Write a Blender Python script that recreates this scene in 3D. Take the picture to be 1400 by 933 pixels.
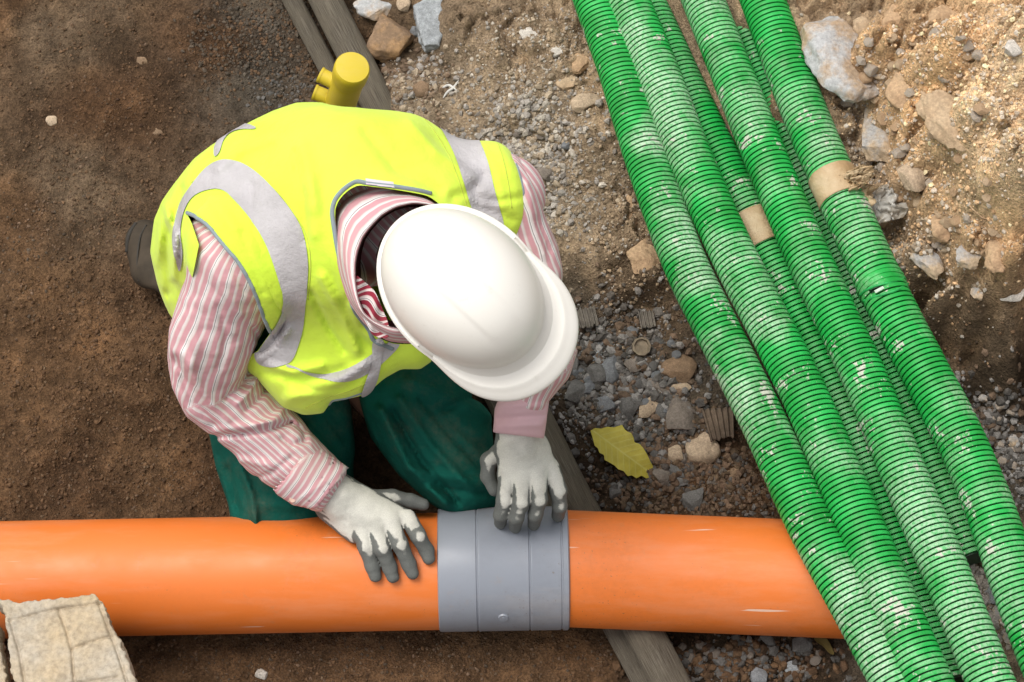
import bpy, bmesh, math, random
import numpy as np
from mathutils import Vector
from mathutils.bvhtree import BVHTree

random.seed(7)
RNG = np.random.default_rng(11)
scene = bpy.context.scene
for o in list(bpy.data.objects):
    bpy.data.objects.remove(o)
COL = scene.collection

# ------------------------------------------------------------------ camera, sky, sun, exposure
TILT = math.radians(27.0)
DIST = 3.8
LENS = 84.0
TGT = np.array([0.0, 0.0, 0.1])
CDIR = np.array([0.0, -math.sin(TILT), math.cos(TILT)])      # from the target to the camera
CPOS = TGT + DIST * CDIR
CUP = np.array([0.0, math.cos(TILT), math.sin(TILT)])
CRT = np.array([1.0, 0.0, 0.0])
cam_d = bpy.data.cameras.new("camera")
cam = bpy.data.objects.new("camera", cam_d)
COL.objects.link(cam)
cam.location = CPOS
cam.rotation_euler = (TILT, 0, 0)
cam_d.lens = LENS
cam_d.sensor_width = 36
cam_d.clip_end = 500
scene.camera = cam

SUN_EL, SUN_AZ = 70.0, -75.0      # azimuth measured from +Y (the top of the picture) towards +X
world = bpy.data.worlds.new("World")
scene.world = world
world.use_nodes = True
wn = world.node_tree
bg = wn.nodes["Background"]
sky = wn.nodes.new("ShaderNodeTexSky")
sky.sky_type = 'NISHITA'
sky.sun_disc = False
sky.sun_elevation = math.radians(SUN_EL)
sky.sun_rotation = math.radians(SUN_AZ)
sky.dust_density = 4.0
sky.ozone_density = 1.0
hs = wn.nodes.new("ShaderNodeHueSaturation")
hs.inputs["Saturation"].default_value = 0.12
wn.links.new(sky.outputs[0], hs.inputs["Color"])
wn.links.new(hs.outputs[0], bg.inputs[0])
bg.inputs[1].default_value = 0.15
sun_d = bpy.data.lights.new("sun", 'SUN')
sun = bpy.data.objects.new("sun", sun_d)
COL.objects.link(sun)
sun_d.energy = 1.35
sun_d.angle = math.radians(28)
sun_d.color = (1.0, 0.95, 0.87)
sd = Vector((math.sin(math.radians(SUN_AZ)) * math.cos(math.radians(SUN_EL)),
             math.cos(math.radians(SUN_AZ)) * math.cos(math.radians(SUN_EL)),
             math.sin(math.radians(SUN_EL))))
sun.rotation_euler = sd.to_track_quat('Z', 'Y').to_euler()
scene.view_settings.view_transform = 'Standard'
scene.view_settings.look = 'None'
scene.view_settings.exposure = 0.38
scene.view_settings.gamma = 1.0
scene.render.resolution_x, scene.render.resolution_y = 1024, 682

# ------------------------------------------------------------------ measuring helpers (photo pixel + real height -> place)
FPX = 1400 * LENS / 36.0
def W(px, py, z):
    d = CRT * ((px - 700) / FPX) + CUP * ((466.5 - py) / FPX) - CDIR
    s = (z - CPOS[2]) / d[2]
    return CPOS + s * d
def V(px, py, z):
    return Vector(W(px, py, z))
def mpp(px, py, z):
    return float(np.dot(CPOS - W(px, py, z), CDIR)) / FPX
def proj(P):
    q = np.asarray(P) - CPOS
    dep = -(q @ CDIR)
    return 700 + FPX * (q @ CRT) / dep, 466.5 - FPX * (q @ CUP) / dep, dep
def cp(pts, ox, oy, s):
    return [(ox + x / s, oy + y / s) for x, y in pts]
def lin(c):
    c = np.asarray(c, float)
    return np.where(c <= 0.04045, c / 12.92, ((c + 0.055) / 1.055) ** 2.4)
def rgb(r, g, b):
    return tuple(lin(np.array([r, g, b]) / 255.0)) + (1.0,)

# ------------------------------------------------------------------ numpy noise
def _h(i, j, k, s):
    n = (i.astype(np.int64) * 374761393 + j.astype(np.int64) * 668265263 + k.astype(np.int64) * 2147483647 + s * 974634777)
    n = (n ^ (n >> 13)) * 1274126177
    n = n ^ (n >> 16)
    return (n & 0xFFFFFF).astype(np.float64) / 0xFFFFFF
def vnoise(x, y, z, s=0):
    xi, yi, zi = np.floor(x), np.floor(y), np.floor(z)
    fx, fy, fz = x - xi, y - yi, z - zi
    fx, fy, fz = [f * f * f * (f * (f * 6 - 15) + 10) for f in (fx, fy, fz)]
    r = 0
    for a in (0, 1):
        for b in (0, 1):
            for c in (0, 1):
                w = (fx if a else 1 - fx) * (fy if b else 1 - fy) * (fz if c else 1 - fz)
                r = r + w * _h(xi + a, yi + b, zi + c, s)
    return r * 2 - 1
def fbm(x, y, z, f, o, s=0, g=0.5):
    r, a, t = 0, 1.0, 0
    for i in range(o):
        r = r + a * vnoise(x * f, y * f, z * f, s + i)
        t += a
        a *= g
        f *= 2.03
    return r / t
def worley(x, y, f, s=0):
    x, y = x * f, y * f
    xi, yi = np.floor(x), np.floor(y)
    d1 = np.full(x.shape, 9.0); d2 = np.full(x.shape, 9.0); cid = np.zeros(x.shape)
    zz = np.zeros(x.shape)
    for a in (-1, 0, 1):
        for b in (-1, 0, 1):
            cx = xi + a + _h(xi + a, yi + b, zz, s)
            cy = yi + b + _h(xi + a, yi + b, zz + 1, s)
            d = np.hypot(cx - x, cy - y)
            c = _h(xi + a, yi + b, zz + 2, s)
            m = d < d1
            d2 = np.where(m, d1, np.minimum(d2, d))
            cid = np.where(m, c, cid)
            d1 = np.where(m, d, d1)
    return d1, d2, cid
def sstep(a, b, x):
    t = np.clip((x - a) / (b - a), 0, 1)
    return t * t * (3 - 2 * t)

# ------------------------------------------------------------------ object helpers
def tag(o, label=None, cat=None, group=None, kind=None):
    if label: o["label"] = label
    if cat: o["category"] = cat
    if group: o["group"] = group
    if kind: o["kind"] = kind
    return o
def empty(name, loc, label, cat, group=None):
    o = bpy.data.objects.new(name, None)
    COL.objects.link(o)
    o.location = Vector(loc)
    o.empty_display_size = 0.05
    bpy.context.view_layer.update()
    return tag(o, label, cat, group)
def link(name, me, mat=None, parent=None):
    o = bpy.data.objects.new(name, me)
    COL.objects.link(o)
    if mat and not me.materials: me.materials.append(mat)
    if parent:
        o.parent = parent
        root = parent
        off = Vector((0, 0, 0))
        while root:
            off += root.location
            root = root.parent
        o.location = (0, 0, 0)
        me.transform(__import__("mathutils").Matrix.Translation(-off))
    return o
def mesh(name, v, f, smooth=True):
    me = bpy.data.meshes.new(name)
    v = np.asarray(v, np.float32)
    if isinstance(f, np.ndarray):
        k = f.shape[1]
        me.vertices.add(len(v)); me.vertices.foreach_set("co", v.ravel())
        me.loops.add(f.size); me.loops.foreach_set("vertex_index", f.astype(np.int32).ravel())
        me.polygons.add(len(f)); me.polygons.foreach_set("loop_start", np.arange(0, f.size, k, dtype=np.int32))
        me.update(calc_edges=True)
        me.validate()
    else:
        me.from_pydata([tuple(map(float, p)) for p in v], [], f)
    me.polygons.foreach_set("use_smooth", np.full(len(me.polygons), smooth))
    me.update()
    return me
def fattr(me, name, a):
    at = me.attributes.new(name, 'FLOAT', 'POINT')
    at.data.foreach_set("value", np.asarray(a, np.float32).ravel())
def cattr(me, name, a):
    at = me.attributes.new(name, 'FLOAT_COLOR', 'POINT')
    a = np.asarray(a, np.float32)
    if a.shape[1] == 3: a = np.hstack([a, np.ones((len(a), 1), np.float32)])
    at.data.foreach_set("color", a.ravel())

# ------------------------------------------------------------------ materials
class M:
    def __init__(s, name, rough=0.8, spec=0.3):
        s.m = bpy.data.materials.new(name); s.m.use_nodes = True
        s.t = s.m.node_tree; s.b = s.t.nodes["Principled BSDF"]
        s.b.inputs["Roughness"].default_value = rough
        s.b.inputs["Specular IOR Level"].default_value = spec
    def n(s, ty, **kw):
        nd = s.t.nodes.new(ty)
        for k, v in kw.items():
            if k in nd.inputs: nd.inputs[k].default_value = v
            else: setattr(nd, k, v)
        return nd
    def l(s, a, b): s.t.links.new(a, b)
    def noise(s, scale, detail=4, rough=0.55, obj=True, stretch=None):
        tc = s.n("ShaderNodeTexCoord")
        src = tc.outputs["Object"]
        if stretch:
            mp = s.n("ShaderNodeMapping"); mp.inputs["Scale"].default_value = stretch
            s.l(src, mp.inputs[0]); src = mp.outputs[0]
        nz = s.n("ShaderNodeTexNoise"); nz.inputs["Scale"].default_value = scale
        nz.inputs["Detail"].default_value = detail; nz.inputs["Roughness"].default_value = rough
        s.l(src, nz.inputs["Vector"])
        return nz.outputs["Fac"]
    def ramp(s, fac, stops, interp='LINEAR'):
        r = s.n("ShaderNodeValToRGB"); cr = r.color_ramp; cr.interpolation = interp
        while len(cr.elements) > 1: cr.elements.remove(cr.elements[-1])
        cr.elements[0].position = stops[0][0]; cr.elements[0].color = stops[0][1]
        for p, c in stops[1:]:
            e = cr.elements.new(p); e.color = c
        s.l(fac, r.inputs[0])
        return r.outputs[0]
    def mix(s, fac, a, b, mode='MIX'):
        m = s.n("ShaderNodeMix", data_type='RGBA', blend_type=mode)
        for sock, v in ((m.inputs[0], fac), (m.inputs[6], a), (m.inputs[7], b)):
            if hasattr(v, "is_output"): s.l(v, sock)
            else: sock.default_value = v
        return m.outputs[2]
    def math(s, op, a, b=0.0):
        m = s.n("ShaderNodeMath", operation=op)
        for i, v in enumerate((a, b)):
            if hasattr(v, "is_output"): s.l(v, m.inputs[i])
            else: m.inputs[i].default_value = v
        return m.outputs[0]
    def attr(s, name):
        return s.n("ShaderNodeAttribute", attribute_name=name)
    def base(s, c):
        if hasattr(c, "is_output"): s.l(c, s.b.inputs["Base Color"])
        else: s.b.inputs["Base Color"].default_value = c
    def bump(s, fac, strength=0.3, dist=0.002):
        prev = s.b.inputs["Normal"].links
        b = s.n("ShaderNodeBump"); b.inputs["Strength"].default_value = strength; b.inputs["Distance"].default_value = dist
        s.l(fac, b.inputs["Height"])
        if prev: s.l(prev[0].from_socket, b.inputs["Normal"])
        s.l(b.outputs[0], s.b.inputs["Normal"])
BW = lambda v: (v, v, v, 1)

def soil_mat():
    m = M("soil", 0.95, 0.15)
    c = m.attr("Col").outputs["Color"]
    n1 = m.noise(38, 8, 0.65); n2 = m.noise(260, 4, 0.6); n3 = m.noise(9, 4, 0.5)
    c = m.mix(1.0, c, m.ramp(n1, [(0.28, BW(0.55)), (0.5, BW(1.0)), (0.74, BW(1.6))]), 'MULTIPLY')
    c = m.mix(1.0, c, m.ramp(n2, [(0.3, BW(0.6)), (0.5, BW(1.0)), (0.72, BW(1.5))]), 'MULTIPLY')
    c = m.mix(1.0, c, m.ramp(n3, [(0.34, (0.70, 0.68, 0.66, 1)), (0.5, BW(1.0)), (0.66, (1.30, 1.24, 1.16, 1))]), 'MULTIPLY')
    m.base(c)
    n4 = m.noise(14, 6, 0.6); m.bump(n4, 0.35, 0.02); m.bump(n1, 0.9, 0.016); m.bump(n2, 0.9, 0.006)
    return m.m
def stone_mat(name, col=None, var=0.35, rough=0.85):
    m = M(name, rough, 0.25)
    if col is None: c = m.attr("Col").outputs["Color"]
    else: c = m.mix(m.ramp(m.noise(18, 6, 0.6), [(0.38, BW(0)), (0.62, BW(1))]), col, tuple([x * (1 - var) for x in col[:3]]) + (1,))
    n = m.noise(120, 6, 0.65); n2 = m.noise(500, 3, 0.6)
    c = m.mix(1.0, c, m.ramp(n, [(0.3, BW(0.72)), (0.5, BW(1.0)), (0.7, BW(1.3))]), 'MULTIPLY')
    c = m.mix(1.0, c, m.ramp(n2, [(0.3, BW(0.78)), (0.5, BW(1.0)), (0.7, BW(1.25))]), 'MULTIPLY')
    m.base(c); m.bump(n, 0.5, 0.003); m.bump(n2, 0.4, 0.001)
    return m.m
def dusty_rock_mat(name, col, dust, amount=0.5):
    m = M(name, 0.9, 0.2)
    f = m.ramp(m.noise(14, 8, 0.7), [(amount - 0.08, BW(0)), (amount + 0.06, BW(1))])
    c = m.mix(f, col, dust)
    n = m.noise(150, 6, 0.7)
    c = m.mix(1.0, c, m.ramp(n, [(0.3, BW(0.7)), (0.5, BW(1.0)), (0.7, BW(1.35))]), 'MULTIPLY')
    m.base(c); m.bump(n, 0.6, 0.004)
    return m.m
def duct_mat(name, seed, dust=0.5):
    m = M(name, 0.5, 0.35)
    tc = m.n("ShaderNodeTexCoord")
    mp = m.n("ShaderNodeMapping"); mp.inputs["Location"].default_value = (seed, seed * 2.3, 0)
    m.l(tc.outputs["Object"], mp.inputs[0])
    def nz(sc, det, ro):
        q = m.n("ShaderNodeTexNoise"); q.inputs["Scale"].default_value = sc; q.inputs["Detail"].default_value = det
        q.inputs["Roughness"].default_value = ro; m.l(mp.outputs[0], q.inputs["Vector"]); return q.outputs["Fac"]
    big, mid, fine, spot = nz(5, 5, 0.6), nz(22, 5, 0.6), nz(190, 4, 0.7), nz(19, 6, 0.72)
    c = m.mix(m.ramp(mid, [(0.35, BW(0)), (0.7, BW(1))]), (0.003, 0.27, 0.032, 1), (0.014, 0.45, 0.078, 1))
    # chalky dust film
    film = m.math('MULTIPLY', m.ramp(big, [(0.44, BW(0.04)), (0.56, BW(0.75)), (0.66, BW(1.0))]), m.ramp(fine, [(0.38, BW(0.25)), (0.58, BW(1.0))]))
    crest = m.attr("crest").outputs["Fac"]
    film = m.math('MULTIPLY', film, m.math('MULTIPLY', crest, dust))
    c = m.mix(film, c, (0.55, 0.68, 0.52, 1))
    # mortar / mud splashes sitting across the ribs
    sp = m.math('ADD', spot, m.math('MULTIPLY', m.math('SUBTRACT', fine, 0.5), 0.28))
    splash = m.ramp(sp, [(0.605, BW(0)), (0.645, BW(1))])
    c = m.mix(m.math('MULTIPLY', splash, m.ramp(fine, [(0.3, BW(0.6)), (0.5, BW(1))])), c, (0.52, 0.53, 0.44, 1))
    groove_shade = m.math('MULTIPLY', m.math('SUBTRACT', 1.0, crest), 0.95)
    c = m.mix(groove_shade, c, (0.002, 0.018, 0.006, 1))  # shade of the grooves painted in as near-black green
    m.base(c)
    r = m.ramp(splash, [(0, BW(0.5)), (1, BW(0.9))]); m.l(r, m.b.inputs["Roughness"])
    m.bump(fine, 0.25, 0.0008)
    return m.m
def plastic_mat(name, col, rough=0.32, dirt=(0.25, 0.12, 0.05, 1), dirt_amt=0.3, scratch=True):
    m = M(name, rough, 0.5)
    n1 = m.noise(5, 5, 0.6); n2 = m.noise(90, 5, 0.7)
    f = m.math('MULTIPLY', m.ramp(n1, [(0.42, BW(0)), (0.75, BW(1))]), m.ramp(n2, [(0.4, BW(0.1)), (0.7, BW(1))]))
    c = m.mix(m.math('MULTIPLY', f, dirt_amt), col, dirt)
    dust = m.ramp(m.noise(7, 6, 0.7, stretch=(0.5, 2.2, 2.2)), [(0.48, BW(0)), (0.75, BW(0.16))])
    c = m.mix(dust, c, (0.72, 0.55, 0.42, 1))
    if scratch:
        s = m.noise(60, 2, 0.5, stretch=(0.05, 1.6, 1.6))
        sf = m.math('MULTIPLY', m.ramp(s, [(0.695, BW(0)), (0.71, BW(1))]), m.ramp(m.noise(6, 2, 0.5), [(0.5, BW(0)), (0.56, BW(0.75))]))
        c = m.mix(sf, c, (0.8, 0.62, 0.5, 1))
    sp = m.math('MULTIPLY', m.ramp(m.noise(240, 3, 0.6), [(0.66, BW(0)), (0.70, BW(0.75))]), m.ramp(m.noise(5.5, 4, 0.6), [(0.48, BW(0)), (0.62, BW(1))]))
    c = m.mix(sp, c, (0.16, 0.10, 0.06, 1))
    c = m.mix(m.ramp(m.noise(26, 7, 0.75), [(0.60, BW(0)), (0.74, BW(0.30))]), c, (0.35, 0.24, 0.15, 1))
    m.base(c)
    r = m.ramp(m.noise(20, 5, 0.6), [(0.3, BW(rough - 0.04)), (0.7, BW(rough + 0.14))]); m.l(r, m.b.inputs["Roughness"])
    m.bump(n1, 0.15, 0.004)
    return m.m
def cloth_mat(name, col, col2=None, weave=900, rough=0.9, vscale=9, bump=0.25, trans=0.0, attr=None):
    m = M(name, rough, 0.15)
    c = m.mix(m.ramp(m.noise(vscale, 5, 0.6), [(0.35, BW(0)), (0.65, BW(1))]), col, col2 or tuple([x * 0.85 for x in col[:3]]) + (1,))
    m.base(c)
    m.b.inputs["Sheen Weight"].default_value = 0.08
    m.bump(m.noise(30, 4, 0.55), bump, 0.006); m.bump(m.noise(weave, 2, 0.5), 0.25, 0.0006)
    return m.m
def stripe_mat(name, strong=False):
    m = M(name, 0.9, 0.12)
    u = m.attr("stripe").outputs["Fac"]
    wob = m.math('MULTIPLY', m.math('SUBTRACT', m.noise(14, 3, 0.5), 0.5), 0.007)
    u = m.math('ADD', u, wob)
    fr = m.math('FRACT', m.math('MULTIPLY', u, 1 / 0.0205))
    pk = (0.585, 0.31, 0.335, 1) if not strong else (0.30, 0.035, 0.06, 1)
    wh = (0.69, 0.62, 0.60, 1); bg_ = (0.62, 0.48, 0.45, 1); dk = (0.11, 0.06, 0.07, 1); ww = (0.8, 0.78, 0.76, 1)
    c = m.ramp(fr, [(0.0, wh), (0.05, ww), (0.08, dk), (0.115, ww), (0.16, wh), (0.18, pk), (0.42, pk), (0.45, bg_), (0.52, wh), (0.60, wh), (0.63, pk), (0.86, pk), (0.89, bg_), (0.94, wh)], 'LINEAR')
    c = m.mix(m.ramp(m.noise(7, 5, 0.6), [(0.5, BW(0)), (0.75, BW(0.35))]), c, (0.42, 0.33, 0.26, 1))
    m.base(c)
    m.bump(m.noise(45, 4, 0.6), 0.3, 0.004); m.bump(m.noise(1200, 2, 0.5), 0.2, 0.0005)
    return m.m
def simple_mat(name, col, rough=0.6, spec=0.4, n=40, amt=0.2, b=0.2):
    m = M(name, rough, spec)
    nz = m.noise(n, 6, 0.6)
    c = m.mix(m.ramp(nz, [(0.35, BW(0)), (0.65, BW(1))]), col, tuple([x * (1 - amt) for x in col[:3]]) + (1,))
    m.base(c)
    if b: m.bump(nz, b, 0.002)
    return m.m
def attr_col_mat(name, rough=0.8, spec=0.25, fine=300, b=0.3):
    m = M(name, rough, spec)
    c = m.attr("Col").outputs["Color"]
    nz = m.noise(fine, 4, 0.6)
    c = m.mix(1.0, c, m.ramp(nz, [(0.3, BW(0.85)), (0.7, BW(1.12))]), 'MULTIPLY')
    m.base(c); m.bump(nz, b, 0.001)
    return m.m

# ------------------------------------------------------------------ ground
# (photo x, photo y, height, soil rgb with some sun and shade painted in, roughness amplitude)
DB = (0.088, 0.048, 0.025); DB2 = (0.132, 0.074, 0.038); DG = (0.085, 0.069, 0.052); TG = (0.30, 0.228, 0.155)
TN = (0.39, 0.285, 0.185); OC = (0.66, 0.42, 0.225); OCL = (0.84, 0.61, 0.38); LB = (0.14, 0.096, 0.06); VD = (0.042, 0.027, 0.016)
ANCH = [
 (0,0,.03,DB2,.5),(80,40,.02,LB,.4),(0,300,.01,DB2,.5),(0,600,0,DB2,.5),(150,150,.01,DB,.6),(90,250,.01,LB,.4),(300,60,.0,DB,.6),(360,20,-.01,DG,.6),(350,110,-.01,DG,.6),(100,500,-.01,DB2,.5),
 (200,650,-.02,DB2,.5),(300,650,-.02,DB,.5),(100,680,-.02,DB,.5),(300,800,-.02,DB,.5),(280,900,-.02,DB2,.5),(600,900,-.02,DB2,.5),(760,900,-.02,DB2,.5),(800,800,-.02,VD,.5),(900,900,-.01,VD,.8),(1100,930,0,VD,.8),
 (450,0,-.02,VD,.4),(480,100,-.02,DB,.5),(540,60,.04,LB,.8),(600,90,.07,TG,.8),(560,0,.07,LB,.8),(650,20,.13,TN,1.3),(700,60,.14,TN,1.4),(760,60,.15,TN,1.3),(650,140,.08,TG,.9),(730,150,.12,TG,.7),
 (700,200,.07,TG,.6),(760,210,.09,TG,.6),(810,160,.14,TN,1.1),(790,300,.08,TG,.9),(830,340,.09,TN,1.2),(860,300,.11,TN,1.3),(740,300,.05,TG,.6),(890,370,.09,LB,.9),(850,395,.05,LB,.9),
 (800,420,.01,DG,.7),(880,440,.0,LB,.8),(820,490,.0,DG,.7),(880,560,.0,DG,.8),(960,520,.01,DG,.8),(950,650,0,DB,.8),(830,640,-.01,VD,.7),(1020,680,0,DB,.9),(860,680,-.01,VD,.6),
 (600,400,0,DB,.5),(500,600,-.02,DB,.4),(400,400,0,DB,.4),(700,600,-.02,VD,.4),
 (850,60,.16,TN,.7),(960,120,.165,TN,.7),(1010,100,.165,TN,.6),(1050,250,.15,LB,.6),(1000,300,.13,LB,.6),(1100,400,.08,LB,.6),(1150,550,.03,DG,.6),(1200,700,.05,DG,.6),(1300,800,.15,TG,.6),(1330,870,.15,TG,.6),(1400,900,.17,TG,.8),(1370,780,.12,TG,.6),(1240,900,.05,DG,.6),
 (1090,0,.26,TN,1.2),(1130,60,.27,TN,1.3),(1150,150,.24,TN,1.2),(1190,220,.22,TG,1.2),(1215,330,.17,TG,1.1),(1200,60,.36,OC,1.8),(1250,150,.36,OC,1.8),(1270,250,.33,OC,1.8),(1260,340,.27,TN,1.7),
 (1300,60,.46,OC,1.8),(1350,150,.5,OCL,1.4),(1400,30,.56,OCL,1.3),(1400,200,.54,OCL,1.4),(1400,330,.42,OC,1.5),(1330,330,.36,OC,1.8),(1290,390,.27,TN,1.4),(1350,390,.31,TN,1.4),(1400,395,.35,TN,1.4),  # OCL: sunlight on the bank top painted as brighter soil
 (1240,455,.07,LB,.6),(1300,457,.15,LB,.5),(1350,462,.17,VD,.5),(1400,472,.20,VD,.5),(1270,500,.05,VD,.6),(1310,515,.04,VD,.6),(1350,525,.04,VD,.6),(1400,540,.05,VD,.6),(1330,565,.03,DG,.7),(1400,600,.03,DG,.7),(1360,650,.03,DG,.7),  # VD: shadow of the undercut painted into the soil colour
 (-300,300,.05,DB2,.5),(-300,800,.05,DB2,.5),(300,-300,.05,DB,.6),(800,-300,.2,TN,1.2),(1300,-300,.6,OC,1.6),(1800,200,.7,OCL,1.4),(1800,700,.1,DG,.8),(500,1300,-.02,DB2,.5),(1100,1300,.0,DG,.8),(1600,1100,.2,TG,.8),
]
AX = np.array([W(a[0], a[1], a[2]) for a in ANCH]); AC = np.array([a[3] for a in ANCH]); AR = np.array([a[4] for a in ANCH])
def base_field(x, y):
    H = np.zeros(x.shape); Wt = np.zeros(x.shape); R = np.zeros(x.shape); C = np.zeros(x.shape + (3,)); W2 = np.zeros(x.shape)
    for i in range(len(ANCH)):
        d2 = (x - AX[i, 0]) ** 2 + (y - AX[i, 1]) ** 2
        w = 1.0 / (d2 + 0.0004) ** 2
        H += w * AX[i, 2]; Wt += w
        w2 = 1.0 / (d2 + 0.001) ** 2
        R += w2 * AR[i]; C += w2[..., None] * AC[i]; W2 += w2
    return H / Wt, R / W2, C / W2[..., None]
BLK = W(60, 900, 0.19)
def full_field(x, y):
    h_ = 0.01
    Ha = base_field(x + h_, y)[0]; Hb = base_field(x, y + h_)[0]; Hc = base_field(x, y)[0]
    slope = np.hypot(Ha - Hc, Hb - Hc) / h_
    steep = 1.0 / (1.0 + (slope / 1.1) ** 2)
    wx = x + 0.025 * fbm(x, y, x * 0, 9, 3, 50); wy = y + 0.025 * fbm(x, y, x * 0, 9, 3, 60)
    H, R, C = base_field(wx, wy)
    z0 = x * 0
    big = fbm(x, y, z0, 6, 3, 1); mid = fbm(x, y, z0, 22, 4, 5, 0.55); fin = fbm(x, y, z0, 90, 3, 9)
    d1, d2, cid = worley(x + 0.02 * mid, y + 0.02 * fin, 15, 3)
    e1, e2, cie = worley(x + 0.006 * fin, y + 0.006 * mid, 48, 4)
    g1, g2, cig = worley(x, y, 120, 6)
    rough = np.clip((R - 0.85) / 0.9, 0, 1)
    Rr = R * (0.35 + 0.65 * steep); rough = rough * (0.5 + 0.5 * steep)
    rid = 1 - np.abs(fbm(x, y, z0, 13, 4, 21, 0.55)) * 2.6
    h = H + Rr * 0.014 * big + Rr * 0.010 * mid + 0.0030 * fin + rough * 0.016 * rid
    h += rough * (0.046 * (cid - 0.45) * sstep(0.02, 0.2, d2 - d1) - 0.024 * (1 - sstep(0.0, 0.14, d2 - d1)))
    h += (rough * 0.016 + 0.0035) * (cie - 0.4) * sstep(0.0, 0.3, e2 - e1)
    q1, q2, qid = worley(x + 0.03 * mid + 0.03 * big, y * 0.8 + 0.03 * mid, 8.5, 14)
    h += rough * (0.050 * (qid - 0.5) - 0.045 * (1 - sstep(0.0, 0.10, q2 - q1)))
    h += (0.25 + 0.75 * sstep(0.4, 0.9, R)) * 0.0035 * (1 - g1) * cig
    # bank that carries the concrete block, below the left corner of the picture
    mx, my = x - (BLK[0] - 0.02), y - (BLK[1] - 0.13)
    md = np.maximum(np.abs(mx) - 0.13, np.abs(my) - 0.10)
    h = np.maximum(h, 0.186 - 5.0 * np.maximum(md, 0) ** 1.0 * 0.9) * (md < 0.3) + h * (md >= 0.3)
    shade = 1.0 + 0.18 * (cid - 0.5) * rough + 0.3 * (cig - 0.5) * 0.6 + 0.25 * mid
    C = C * shade[..., None]
    return h, R, np.clip(C, 0.01, 0.8)
def axis(lo, hi, step):
    core = list(np.arange(lo, hi + 1e-6, step))
    ext = []
    s, p = step * 2, hi
    while p < 60:
        p += s; s *= 1.45; ext.append(p)
    ext2 = [lo - (e - hi) for e in ext][::-1]
    return np.array(ext2 + core + ext), len(ext2), len(core)
gx, gx0, gxn = axis(-1.25, 1.25, 0.0042)
gy, gy0, gyn = axis(-0.95, 1.05, 0.0042)
GX, GY = np.meshgrid(gx, gy)
GH, GR, GC = full_field(GX, GY)
far = np.maximum(np.maximum(np.abs(GX) - 1.3, np.abs(GY) - 1.2), 0)
GH = GH * np.exp(-far * 0.6) + 0.5 * (1 - np.exp(-far * 1.2))
ny, nx = GX.shape
idx = np.arange(ny * nx).reshape(ny, nx)
gf = np.stack([idx[:-1, :-1], idx[:-1, 1:], idx[1:, 1:], idx[1:, :-1]], -1).reshape(-1, 4)
gme = mesh("ground", np.stack([GX, GY, GH], -1).reshape(-1, 3), gf)
cattr(gme, "Col", GC.reshape(-1, 3))
MAT_SOIL = soil_mat()
ground = link("ground", gme, MAT_SOIL)
tag(ground, kind="structure", label="trench floor and earth banks of brown and tan soil")
HX = gx[gx0:gx0 + gxn]; HY = gy[gy0:gy0 + gyn]; HH = GH[gy0:gy0 + gyn, gx0:gx0 + gxn]; HC = GC[gy0:gy0 + gyn, gx0:gx0 + gxn]
def gz(x, y):
    x = np.asarray(x, float); y = np.asarray(y, float)
    i = np.clip(((x - HX[0]) / 0.0042), 0, len(HX) - 2.001); j = np.clip(((y - HY[0]) / 0.0042), 0, len(HY) - 2.001)
    i0 = i.astype(int); j0 = j.astype(int); a = i - i0; b = j - j0
    return (HH[j0, i0] * (1 - a) * (1 - b) + HH[j0, i0 + 1] * a * (1 - b) + HH[j0 + 1, i0] * (1 - a) * b + HH[j0 + 1, i0 + 1] * a * b)
def gcol(x, y):
    i = np.clip(((x - HX[0]) / 0.0042).astype(int), 0, len(HX) - 1); j = np.clip(((y - HY[0]) / 0.0042).astype(int), 0, len(HY) - 1)
    return HC[j, i]
def on_ground(px, py, lift=0.0):
    z = 0.1
    for _ in range(25):
        p = W(px, py, z)
        z = 0.5 * z + 0.5 * (float(gz(p[0], p[1])) + lift)
    return W(px, py, z)

# fine gravel: nobody could count it
PHI = (1 + 5 ** 0.5) / 2
ICO_V = np.array([(-1, PHI, 0), (1, PHI, 0), (-1, -PHI, 0), (1, -PHI, 0), (0, -1, PHI), (0, 1, PHI), (0, -1, -PHI), (0, 1, -PHI), (PHI, 0, -1), (PHI, 0, 1), (-PHI, 0, -1), (-PHI, 0, 1)], float)
ICO_V /= np.linalg.norm(ICO_V[0])
ICO_F = np.array([(0, 11, 5), (0, 5, 1), (0, 1, 7), (0, 7, 10), (0, 10, 11), (1, 5, 9), (5, 11, 4), (11, 10, 2), (10, 7, 6), (7, 1, 8), (3, 9, 4), (3, 4, 2), (3, 2, 6), (3, 6, 8), (3, 8, 9), (4, 9, 5), (2, 4, 11), (6, 2, 10), (8, 6, 7), (9, 8, 1)])
def rand_rot(n):
    q = RNG.normal(size=(n, 4)); q /= np.linalg.norm(q, axis=1)[:, None]
    w, x, y, z = q.T
    return np.stack([1 - 2 * (y * y + z * z), 2 * (x * y - z * w), 2 * (x * z + y * w), 2 * (x * y + z * w), 1 - 2 * (x * x + z * z), 2 * (y * z - x * w), 2 * (x * z - y * w), 2 * (y * z + x * w), 1 - 2 * (x * x + y * y)], -1).reshape(n, 3, 3)
GREY = np.array([0.30, 0.285, 0.27]); DGREY = np.array([0.115, 0.110, 0.104]); BROWN = np.array([0.16, 0.105, 0.07]); TAN = np.array([0.36, 0.29, 0.21]); PALE = np.array([0.5, 0.46, 0.40])
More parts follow.
